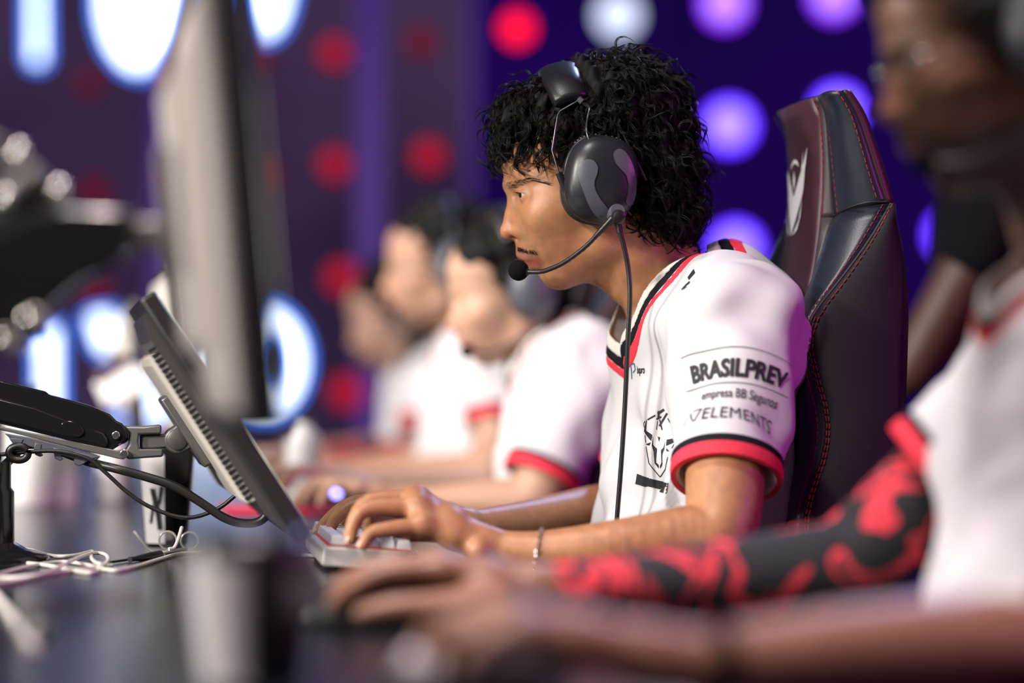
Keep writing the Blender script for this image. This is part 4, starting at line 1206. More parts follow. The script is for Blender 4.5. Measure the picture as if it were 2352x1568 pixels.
    for z, k in ((.38, .85), (.385, .97), (.42, 1.0), (.465, 1.0), (.485, .95), (.490, .80)):
        r = []
        for i in range(32):
            w = 2 * math.pi * i / 32; cw, sw = math.cos(w), math.sin(w)
            r.append(sc + UP * (z - .44) + FW * .24 * k * math.copysign(abs(cw) ** .5, cw) + LF * .25 * k * math.copysign(abs(sw) ** .5, sw))
        rings.append(r)
    MB().rings(rings).build('seat', 'leather_black', t)
    MB().box(sc - FW * .24 + UP * .06, (.03, .10, .12), (FW, LF, UP)).build('back_bracket', 'plastic_black', t, bevel=.004)
    MB().lathe((sc[0], sc[1], 0), [(.028, .10), (.028, .25), (.018, .25), (.018, .385)], n=20).build('gas_lift', 'plastic_black', t)
    for i in range(5):
        w = 2 * math.pi * i / 5 + .3; d = np.array([math.cos(w), math.sin(w), 0]); c = np.array([sc[0], sc[1], 0])
        leg = MB().tube([c + UP * .11, c + d * .15 + UP * .105, c + d * .30 + UP * .085], [.03, .025, .018], 8).build('leg', 'plastic_black', t)
        MB().lathe(c + d * .30 + UP * .031, [(.012, -.022), (.030, -.018), (.030, .018), (.012, .022)], axis=np.cross(d, UP), n=16).build('castor', 'plastic_black', leg)
    return t
def copy_tree(o, parent=None, shift=None):
    c = o.copy(); COL.objects.link(c); inv = o.matrix_parent_inverse.copy(); c.parent = parent; c.matrix_parent_inverse = inv
    if parent is None and shift is not None: c.location = o.location + V(shift)
    for ch in list(o.children): copy_tree(ch, c)
    return c
# ------------------------------------------------------------------ desk things
RA = -LF                       # down the row, away from the camera
def monitor(top, bot, d, width, label, detail=False, thick=.020, back='monitor_back', case='monitor_case'):
    """top, bot: pixels of the near side edge; d its depth; the screen looks at the player"""
    pt, pb = P(*top, d), P(*bot, d); zt = unit(pt - pb); h = np.linalg.norm(pt - pb)
    fr = unit(np.cross(RA, zt)); fr = fr if fr[0] > 0 else -fr
    c = (pt + pb) / 2 + RA * width / 2
    t = empty('monitor', c - zt * h / 2); tag(t, label, 'monitor', 'monitors on the desk')
    ax = (fr, RA, zt)
    MB().box(c, (thick / 2, width / 2, h / 2), ax).build('bezel', case, t, bevel=.004)
    MB().box(c + fr * (thick / 2 + .0006), (.0006, width / 2 - .008, h / 2 - .012), ax).build('screen', 'screen', t, smooth=False)
    bc = c - fr * thick / 2
    def rect(o, w, hh, sh=0): return [bc - fr * o + RA * sx * w + zt * (sz * hh + sh) for sx, sz in ((-1, -1), (1, -1), (1, 1), (-1, 1))]
    w, hh = width / 2 - .012, h / 2 - .018
    MB().rings([rect(-.001, w, hh), rect(.004, w, hh), rect(.012, w - .028, hh - .030)]).build('back_cover', 'monitor_edge' if detail else back, t, smooth=False)
    hump = MB().rings([rect(.010, w - .040, hh - .045), rect(.022, w - .042, hh - .047), rect(.026, w - .050, hh - .055)]).build('back_housing', back, t, smooth=False)
    if detail:
        for i in range(30):
            z = -hh + .052 + i * .0070
            MB().box(bc - fr * .0165 - RA * (w - .0405) + zt * z, (.0046, .0012, .0021), (fr, RA, zt)).build('vent_slot', 'seam_black', hump, smooth=False)
    MB().box(bc - fr * .030, (.006, .05, .05), ax).build('mount_plate', 'metal_grey', t, bevel=.003)
    return t, c, ax, bc

def main_arm():
    d0 = 2.965
    t = empty('monitor_mount', on_desk(-20, 1290)); tag(t, 'glossy black gas spring monitor arm with cable clips holding the tilted monitor', 'monitor arm')
    D = RA * .052
    def pz(name, pts, m, d=d0, dep=D, bevel=.0025, par=t):
        return MB().prism([P(x, y, d) for x, y in pts], dep).build(name, m, par, bevel=bevel)
    disc = lambda cx, cy, r, n=18, a0=0, a1=360: [(cx + r * math.cos(math.radians(a0 + (a1 - a0) * i / n)), cy + r * math.sin(math.radians(a0 + (a1 - a0) * i / n))) for i in range(n + (0 if a1 - a0 == 360 else 1))]
    sh = pz('arm_shell', [(-90, 848), (0, 873), (106, 899), (112, 906), (180, 924), (208, 932), (253, 951), (268, 966), (281, 972), (294, 990), (293, 1006), (283, 1018), (255, 1035), (228, 1028), (0, 973), (-90, 950)], 'gloss_black', bevel=.006)
    # chamfered flank: a raised lower facet that catches the light
    pz('flank_plate', [(-90, 892), (0, 915), (80, 935), (150, 962), (238, 992), (250, 1012), (246, 1028), (226, 1024), (0, 968), (-90, 944)], 'gloss_black', d=d0 - .004, dep=RA * .008, bevel=.003)
    pz('badge', [(166 + 27 * math.cos(a) , 985 + 18 * math.sin(a) + 6 * math.cos(a)) for a in [2 * math.pi * i / 24 for i in range(24)]], 'gloss_black', d=d0 - .0065, dep=RA * .006, bevel=.0012)
    pz('link_bar', [(-90, 958), (0, 979), (268, 1034), (285, 1032), (292, 1040), (291, 1050), (284, 1055), (270, 1053), (0, 987), (-90, 966)], 'metal_grey', d=d0 - .002, dep=RA * .012, bevel=.001)
    pz('pivot_pin', disc(266, 999, 9.5), 'metal_bright', d=d0 - .005, dep=RA * .01, bevel=.001)
    pz('pivot_pin', disc(285, 1042, 10.5), 'metal_bright', d=d0 - .005, dep=RA * .01, bevel=.001)
    pz('pivot_boss', disc(277, 998, 22), 'gloss_black', d=d0 + .002, dep=RA * .046)
    pz('fork', [(281, 978), (330, 979), (371, 975), (371, 997), (320, 998), (318, 1012), (320, 1031), (374, 1030), (375, 1049), (330, 1052), (293, 1055), (284, 1040), (296, 1020), (298, 995)], 'metal_grey', d=d0 + .004, dep=RA * .040)
    pz('tongue', [(322, 998), (384, 996), (384, 1029), (322, 1031)], 'metal_grey', d=d0 + .012, dep=RA * .024)
    hg = pz('tilt_head', [(430, 955), (468, 1012), (440, 1030)] + disc(408, 1011, 31, 14, 60, 250)[0:], 'metal_grey', d=d0 + .000, dep=RA * .046)
    MB().lathe(P(407, 1009, d0 - .001), [(.013, .002), (.0125, -.003), (.009, -.0045), (.0005, -.005)], axis=RA, n=24).build('hinge_cap', 'metal_grey', hg)
    # cable comb under the arm
    cm = pz('cable_clip', [(10, 995), (60, 1003), (140, 1022), (231, 1048), (222, 1056), (190, 1060), (120, 1040), (70, 1026), (30, 1013)], 'plastic_grey', d=d0 - .002, dep=RA * .014, bevel=.001)
    for pts in ([(20, 1005), (55, 1008), (50, 1018), (50, 1030), (44, 1038), (35, 1036), (30, 1020)], [(80, 1016), (96, 1020), (93, 1038), (100, 1046), (92, 1049), (80, 1044), (78, 1030)],
                [(122, 1027), (142, 1032), (139, 1046), (146, 1054), (138, 1058), (126, 1053)], [(166, 1036), (228, 1050), (205, 1056), (192, 1066), (182, 1070), (170, 1066), (170, 1050)]):
        pz('clip_tooth', pts, 'plastic_grey', d=d0 - .003, dep=RA * .016, bevel=.0012, par=cm)
    # pole and foot on the desk
    c = on_desk(-14, 1292)
    MB().lathe(c, [(.024, .0), (.024, .085), (.020, .09), (.020, .12)], n=24).build('pole', 'gloss_black', t)
    MB().lathe(c, [(.066, .0), (.066, .006), (.062, .011), (.040, .016), (.026, .024)], n=36).build('foot', 'gloss_black', t)
    MB().tube([c + UP * .11, c + UP * .11 - np.array([.06, 0, -.02]), P(-80, 905, d0 + .02)], .022, 16).build('elbow', 'gloss_black', t)

def cable(name, label, pts, r, m, cat='cable', group=None, n=6, sub=None):
    o = MB().tube(spline(pts, n), r, 8).build(name, m); tag(o, label, cat, group); return o

def tumbler(c, s, label, logo=True, sh=1.0):
    t = empty('tumbler', c); tag(t, label, 'cup', 'white and black tumblers')
    prof = [(.024, .0), (.0265, .002), (.030, .05), (.0345, .110), (.0350, .118), (.034, .124)]
    MB().lathe(c, [(r * s, h * s * sh) for r, h in prof], n=40).build('body', 'cup_black', t)
    MB().lathe(c + UP * .122 * s * sh, [(.0345 * s, 0), (.035 * s, .006 * s), (.030 * s, .011 * s), (.012 * s, .012 * s)], n=36).build('lid', 'cup_black', t)
    rings = []
    for r, h in [(.0262, .004)] + prof[2:5]:
        rings.append([c + np.array([(r * s + .0009) * math.cos(a), (r * s + .0009) * math.sin(a), h * s * sh]) for a in np.linspace(math.radians(120), math.radians(272), 26)])
    w = MB().rings(rings, cap=False, closed=False).build('white_side', 'cup_white', t)  # white over the left side, black elsewhere
    if logo:
        mb = MB()
        f = lambda a, h: c + np.array([((.0265 + .0085 * h / .12) * s + .0018) * math.cos(math.radians(a)), ((.0265 + .0085 * h / .12) * s + .0018) * math.sin(math.radians(a)), h * s])
        for pts in ([(236, .075), (250, .075), (262, .045), (266, .022), (254, .022), (250, .040)], [(262, .078), (270, .078), (262, .055), (256, .055)], [(230, .030), (238, .030), (246, .050), (240, .055)]):
            mb.add([f(a, h) for a, h in pts], [tuple(range(len(pts)))])
        mb.build('mark', 'print_black', w, smooth=False)
    return t
def bottle(c, s, label, m='cup_white', cap='cup_black'):
    t = empty('bottle', c); tag(t, label, 'bottle', 'bottles standing further down the desk')
    MB().lathe(c, [(.030 * s, 0), (.033 * s, .004 * s), (.033 * s, .11 * s), (.029 * s, .125 * s), (.014 * s, .142 * s), (.013 * s, .150 * s)], n=24).build('body', m, t)
    MB().lathe(c + UP * .150 * s, [(.015 * s, 0), (.015 * s, .016 * s), (.012 * s, .018 * s)], n=18).build('cap', cap, t)
    return t

def keyboard(o, ax, label, rows=5, cols=15, tilt=.05, s=1.0, mkey='keycap', mcase='keyboard_case', back=True):
    """o: near corner on the desk furthest from the player; ax = (towards the player, along the row)"""
    fa, ra = ax
    t = empty('keyboard', o); tag(t, label, 'keyboard', 'keyboards on the desk')
    u = .01905 * s; L_, W_ = cols * u + .012, rows * u + .014
    tl = unit(fa - UP * tilt); up = unit(np.cross(tl, ra)); up = up if up[2] > 0 else -up
    z0 = .0135 + W_ * tilt / 2
    c = o + tl * W_ / 2 + ra * L_ / 2 + UP * z0
    MB().box(c, (W_ / 2, L_ / 2, .0115), (tl, ra, up)).build('case', mcase, t, bevel=.003)
    if back: MB().box(c + up * .0116, (W_ / 2 - .0055, L_ / 2 - .0045, .0004), (tl, ra, up)).build('backlight', 'backlight_red', t, smooth=False)
    MB().box(o + tl * .02 + ra * .03 + UP * .008, (.006, .012, .008 + .5 * tilt * W_ * .2), (fa, ra, UP)).build('foot', 'plastic_black', t)
    first = {}
    widths = [[1] * 13 + [2], [1.5] + [1] * 12 + [1.5], [1.75] + [1] * 11 + [2.25], [2.25] + [1] * 10 + [2.75], [1.25, 1.25, 1.25, 6.25, 1.25, 1.25, 1.25, 1.25]]
    for r in range(rows):
        x = 0
        for wd in widths[r]:
            if wd not in first:
                hw, hu = wd * u / 2, u / 2
                def rc(k, z, ins): return [tl * sx * (hu - ins) + ra * sy * (hw - ins) + up * z for sx, sy in ((-1, -1), (1, -1), (1, 1), (-1, 1))]
                me = MB(); me.rings([rc(1, 0, .0012), rc(1, .001, .0009), rc(1, .0095, .0028), rc(1, .0104, .0036)])
                first[wd] = bpy.data.meshes.new('keycap'); first[wd].from_pydata(me.v, [], me.f); first[wd].materials.append(MATS[mkey])
            k = bpy.data.objects.new('keycap', first[wd]); COL.objects.link(k); k.parent = t
            kc = c + up * .0130 + tl * (-W_ / 2 + .007 + (r + .5) * u) + ra * (-L_ / 2 + .006 + (x + wd / 2) * u)
            k.location = V(kc - o); x += wd
    return t

def mouse(c, fa, label, m='plastic_black', s=1.0, led=None):
    t = empty('mouse', c); tag(t, label, 'mouse', 'computer mice')
    F = Field(); f, l = unit(-fa), LF
    A = np.array([f, l, UP])
    F.el(c + UP * .008 * s, A, (.062 * s, .032 * s, .030 * s), .01); F.el(c - f * .018 * s + UP * .010 * s, A, (.040 * s, .033 * s, .031 * s), .02)
    F.plane(c + UP * .001, (0, 0, -1), .003)
    v, q = F.mesh(c - .08 * s, c + .08 * s, .003, 1); b = link('body', to_mesh('body', v, q), m, t)
    MB().lathe(c + f * .030 * s + UP * .031 * s, [(.004, -.004), (.008, -.003), (.008, .003), (.004, .004)], axis=l, n=14).build('wheel', 'plastic_grey', t)
    if led:
        MB().ball(c + f * .034 * s + UP * .022 * s + l * .024 * s, .0075, 10).build('light', led, t)
        MB().ball(c - f * .004 * s + UP * .024 * s + l * .029 * s, .0085, 10).build('light', led, t)
    return t

def eyeglasses_on_desk():
    t = empty('eyeglasses', on_desk(385, 1262)); tag(t, 'clear framed eyeglasses lying upside down beside the white and black tumbler', 'glasses')
    d = 2.98; q = lambda pts: [P(x / 4.356, 1180 + y / 4.356, dd) for x, y, dd in pts]
    MB().tube(spline(q([(1345, 180, 3.10), (1420, 275, 3.06), (1490, 355, 3.02), (1595, 405, 2.98)]), 5), .0018, 8).build('temple', 'frame_clear', t)
    MB().tube(spline(q([(1822, 130, 3.0), (1780, 265, 2.99), (1742, 338, 2.985), (1690, 352, 2.98)]), 5), .0024, 8).build('temple', 'cable_white', t)
    for cx, cy, rx, ry, dd in ((1680, 265, 88, 90, 3.03), (1900, 270, 90, 85, 3.06)):
        rim = q([(cx + rx * math.cos(a), cy + ry * math.sin(a), dd) for a in [2 * math.pi * i / 28 for i in range(29)]])
        o = MB().tube(rim, .0014, 6, cap=False).build('rim', 'frame_clear', t)
        MB().add(rim[:-1], [tuple(range(28))]).build('lens', 'lens_clear', o, smooth=False)
    MB().tube(spline(q([(1570, 392, 2.98), (1700, 372, 2.99), (1870, 345, 3.04)]), 4), .0018, 8).build('brow_bar', 'frame_clear', t)

def props():
    t, c, ax, bc = monitor((336, 676), (702, 1236), 2.74, .54, 'tilted dark monitor seen edge-on in front of the player in focus', detail=True)
    main_arm()
    od = lambda x, y, z=.0028: on_desk(x / 4.356, 1180 + y / 4.356, DESK + z)
    g = 'loose white cables on the desk'
    cable('white_cable', 'white cable curving away from the tangle towards the keyboard', [od(*p) for p in ((-150, 625), (0, 600), (180, 550), (350, 512), (600, 480), (750, 488), (900, 515), (1050, 556), (1200, 562), (1400, 515), (1600, 452), (1800, 398), (2091, 384), (2400, 392), (2800, 405), (3150, 418))], .0024, 'cable_white', group=g)
    cable('white_cable', 'straight white cable lying flat at the back of the tangle', [od(*p) for p in ((-150, 462), (0, 470), (250, 490), (450, 512), (650, 546), (800, 578), (920, 586), (1000, 560))], .0024, 'cable_white', group=g)
    cable('white_cable', 'white cable with a rounded loop in the middle of the tangle', [od(*p) for p in ((-150, 645, .003), (0, 642, .003), (200, 636, .004), (400, 610, .006), (550, 552, .008), (700, 474, .009), (850, 412, .009), (960, 388, .008), (1050, 405, .007), (1085, 450, .006), (1055, 500, .005), (1000, 530, .003))], .0024, 'cable_white', group=g)
    cable('white_cable', 'white cable with a free tip lying nearest in the tangle', [od(*p) for p in ((-150, 705), (0, 690), (200, 664), (400, 616), (600, 582), (800, 560), (1000, 530), (1120, 516))], .0026, 'cable_white', group=g)
    cable('white_cable', 'short white cable bent sharply behind the tangle', [od(*p, .006) for p in ((130, 352), (300, 360), (470, 408), (600, 424), (750, 414), (870, 386), (925, 376), (912, 430), (950, 480), (1020, 505))], .0024, 'cable_white', group=g)
    o = empty('black_plug_cable', on_desk(320, 1285)); tag(o, 'thin black cable with ribbed plug lying behind the white cables', 'cable')
    MB().tube([od(1080, 486), od(1200, 468), od(1310, 452)], .0016, 8).build('wire', 'cable_black', o)
    pp = [od(1300, 455, .004), od(1340, 449, .004), od(1380, 444, .004), od(1420, 440, .004), od(1500, 425, .005), od(1600, 405, .005)]
    MB().tube(pp, [.0035, .0028, .0036, .0045, .0052, .0052], 10).build('plug', 'plastic_black', o)
    q5 = lambda x, y, d=2.955: P(x, y, d)
    cable('monitor_cable', 'thick black cable sagging from the arm clips to the tilted monitor', [q5(*p) for p in ((-40, 1120), (0, 1078), (30, 1050, 2.972), (60, 1022, 2.979), (110, 1026, 2.979), (160, 1044, 2.979), (205, 1061, 2.972), (262, 1075), (326, 1092), (399, 1116), (459, 1152), (514, 1188), (556, 1201), (596, 1197), (617, 1174), (611, 1156))], .0058, 'cable_black')
    cable('monitor_cable', 'thin black cable hanging below the thick one with a plug at the monitor', [q5(*p) for p in ((-40, 1050), (0, 1044), (60, 1038), (130, 1036), (200, 1052), (239, 1082), (290, 1128), (339, 1161), (399, 1184), (447, 1187), (502, 1167), (540, 1138), (566, 1117))], .0026, 'cable_black')
    cable('cable_tie', 'coiled black cable loop hanging at the arm clips', [P(43 + 22 * math.cos(a), 1040 + 16 * math.sin(a), 2.95) for a in [math.pi * 2 * i / 14 for i in range(14)]], .0048, 'cable_black')
    cable('white_cable', 'blurred white cable end with a plug on the near desk', [on_desk(x, y, DESK + .004) for x, y in ((-60, 1290), (-10, 1362), (20, 1405), (45, 1440), (62, 1462), (78, 1490))], [.0035] * 31, 'cable_white', group=g)
    tag(MB().lathe(on_desk(95, 1462), [(.006, 0), (.0075, .002), (.0075, .012), (.005, .014)], n=16).build('jack_plug', 'cable_white'), 'small blurred white plug beside the near cable end', 'plug')
    tumbler(on_desk(384, 1252), 1.02, 'white and black tumbler behind the eyeglasses and arm')
    eyeglasses_on_desk()
    tumbler(P(582, 1600, 1.75) * np.array([1, 1, 0]) + np.array([0, 0, DESK]), 1.36, 'large blurred tumbler closest to the camera', logo=False, sh=.56)
    # keyboards
    fa = -FW
    kd = unit(fa + RA * -.03)
    keyboard(on_desk(742, 1312), (kd, unit(np.cross(UP, kd))if np.cross(UP, kd)[1] > 0 else -unit(np.cross(UP, kd))), 'light grey keyboard with red glow under the typing hands', tilt=.075)
    kf = unit(fa - RA * .25); kr = np.cross(UP, kf); kr = kr if kr[1] > 0 else -kr
    keyboard(on_desk(880, 1650), (kf, kr), 'blurred keyboard under the left hand of the near player', back=False, mcase='plastic_black')
    mouse(on_desk(872, 1436), fa, 'black mouse under the hand of the near player', s=1.12)
    # second monitor and the rest of the row
    monitor((398, 600), (452, 1040), 3.72, .54, 'upright monitor just behind the tilted one, seen edge-on')
    monitor((300, 690), (330, 1010), 4.75, .54, 'far monitor further down the row, seen edge-on')
    monitor((512, -120), (612, 1000), 1.72, .36, 'blurred upright monitor nearest the camera, seen edge-on', thick=.030, case='plastic_black', back='monitor_grey')
    near_arm()
    bottle(on_desk(68, 1160), 1.25, 'big white bottle at the far left of the desk')
    bottle(on_desk(696, 1146), .95, 'slim white bottle by the hand of the second player')
    bottle(on_desk(258, 1150), .8, 'small white bottle left of the tumbler')
    bottle(on_desk(375, 1120), .8, 'pinkish bottle with a pale cap behind the tumbler', 'red_pad', 'cup_white')
    tag(MB().lathe(on_desk(140, 1155), [(.028, 0), (.033, .09), (.035, .092)], n=24).build('paper_cup', 'cup_white'), 'white paper cup beside the big white bottle', 'cup')
    # webcam block on a stalk
    s = empty('desk_camera', on_desk(300, 1130)); tag(s, 'white player camera with dark red top on a grey stalk', 'camera')
    MB().prism([P(x, y, 4.4) for x, y in ((215, 880), (300, 830), (335, 850), (330, 905), (240, 935))], RA * .06).build('body', 'cup_white', s, bevel=.004)
    MB().prism([P(x, y, 4.395) for x, y in ((212, 860), (285, 808), (305, 826), (225, 880))], RA * .07).build('hood', 'leather_maroon', s, bevel=.004)
    MB().tube([on_desk(300, 1128), P(306, 980, 4.42), P(312, 690, 4.42)], .010, 10).build('stalk', 'metal_grey', s)
    # second player's mouse with its blue light on a red pad
    m2 = on_desk(762, 1168)
    tag(MB().box(on_desk(720, 1172) + UP * .0025 , (.15, .13, .0025), (fa, RA, UP)).build('mouse_pad', 'red_pad', bevel=.002), 'red mouse pad in front of the second player', 'mouse pad')
    mouse(m2 + UP * .005, fa, 'dark mouse with glowing blue light under the second hand', led='led_blue')

def near_arm():
    t = empty('monitor_mount', on_desk(-300, 1500)); tag(t, 'black blurred monitor arm reaching in from the left edge', 'monitor arm')
    d = 1.98; D = RA * .06
    MB().prism([P(x, y, d) for x, y in ((-150, 560), (0, 525), (70, 490), (150, 474), (300, 478), (322, 520), (315, 565), (258, 610), (190, 642), (120, 700), (60, 770), (-20, 800), (-150, 800))], D).build('arm_shell', 'gloss_black', t, bevel=.006)
    MB().prism([P(x, y, d) for x, y in ((365, 485), (440, 482), (440, 592), (370, 590))], D).build('tilt_block', 'plastic_black', t, bevel=.004)
    MB().prism([P(x, y, d + .01) for x, y in ((300, 505), (372, 500), (372, 575), (300, 572))], RA * .04).build('link', 'metal_grey', t, bevel=.004)
    MB().prism([P(x, y, d + .01) for x, y in ((430, 500), (520, 500), (520, 580), (430, 580))], RA * .04).build('mount', 'plastic_black', t, bevel=.004)
    for x, y, r, m in ((16, 786, .010, 'metal_bright'), (78, 738, .010, 'metal_bright')):
        MB().lathe(P(x, y, d - .004), [(r, .004), (r, -.002), (r * .7, -.004)], axis=RA, n=16).build('bolt', m, t)
    for x, y, r, m in ((45, 350, .006, 'metal_bright'), (20, 375, .005, 'metal_grey'), (78, 405, .007, 'metal_grey'), (135, 440, .007, 'metal_bright'), (12, 455, .006, 'metal_bright'), (40, 430, .008, 'metal_grey')):
        MB().ball(P(x, y, d + .02), (r, r, r * 1.5), 10).build('adjuster_screw', m, t)
    MB().prism([P(x, y, d + .03) for x, y in ((-60, 290), (30, 320), (110, 400), (160, 470), (80, 500), (-60, 540))], RA * .03).build('clamp_plate', 'plastic_black', t, bevel=.004)
    c = on_desk(-300, 1500)
    MB().lathe(c, [(.06, 0), (.06, .01), (.025, .02), (.024, .32)], n=24).build('pole', 'gloss_black', t)
    MB().tube([c + UP * .3, P(-140, 680, d + .03)], .025, 12).build('elbow', 'gloss_black', t)

def bracelet(sp):
    c = PM.S(1234, 1264, .269); ax = unit(PM.S(1180, 1260, .262) - PM.S(1290, 1262, .274))
    ax = unit(ax + UP * .18); u = unit(np.cross(ax, UP)); w = np.cross(ax, u); r = .0252
    t = empty('bracelet', c); tag(t, 'thin silver chain bracelet on the near forearm', 'bracelet')
    first = None; n = 34
    for i in range(n):
        a = 2 * math.pi * i / n; p = c + r * (math.cos(a) * u + math.sin(a) * w); tg = -math.sin(a) * u + math.cos(a) * w; nr = math.cos(a) * u + math.sin(a) * w
        s = ax if i % 2 else nr
        MB().tube([p + tg * .0030 * math.cos(b) + s * .0018 * math.sin(b) for b in [2 * math.pi * k / 10 for k in range(11)]], .0007, 5, cap=False).build('chain_link', 'silver', t)
# ------------------------------------------------------------------ the other players
def camo_mat():
    m = bpy.data.materials.new('sleeve_camo'); m.use_nodes = True; nt = m.node_tree; b = nt.nodes['Principled BSDF']; b.inputs['Roughness'].default_value = .8
    tc = nt.nodes.new('ShaderNodeTexCoord'); n = nt.nodes.new('ShaderNodeTexNoise'); n.inputs['Scale'].default_value = 11; n.inputs['Detail'].default_value = 1; n.inputs['Distortion'].default_value = 2.2
    nt.links.new(tc.outputs['Object'], n.inputs['Vector'])
    cr = nt.nodes.new('ShaderNodeValToRGB'); e = cr.color_ramp.elements; cr.color_ramp.interpolation = 'CONSTANT'
    e[0].position = 0; e[0].color = (.008, .009, .013, 1); e[1].position = .50; e[1].color = (.70, .035, .06, 1)
    x = e.new(.60); x.color = (.010, .010, .015, 1); y = e.new(.70); y.color = (.42, .02, .04, 1); z = e.new(.78); z.color = (.35, .27, .26, 1)
    nt.links.new(n.outputs['Fac'], cr.inputs['Fac']); nt.links.new(cr.outputs['Color'], b.inputs['Base Color'])
    MATS['sleeve_camo'] = m
camo_mat()
HAIR_SHORT = [(1390, 290, 0, .105, .086, .082, 12), (1320, 275, 0, .085, .082, .058, 24), (1235, 305, 0, .042, .064, .036, 30), (1480, 370, 0, .055, .078, .075, 0), (1340, 385, .056, .04, .026, .045, 0), (1340, 385, -.056, .04, .026, .045, 0), (1470, 450, 0, .045, .07, .045, 0)]
FACE_SUB = [(1245, 475, 0, .075, .09, .056, 20)]
def arm_sleeve(pts, rs, res, parent, extra=.003):
    F = Field(); F.chain(pts, [r + extra for r in rs], .02, sub=5)
    a0, a1 = unit(pts[1] - pts[0]), unit(pts[-1] - pts[-2])
    F.plane(pts[-1] - a1 * .012, a1)
    lo, hi = box_of(pts, .08); v, f = F.mesh(lo, hi, res, 1)
    return link('arm_sleeve', to_mesh('arm_sleeve', v, f), 'sleeve_camo', parent)

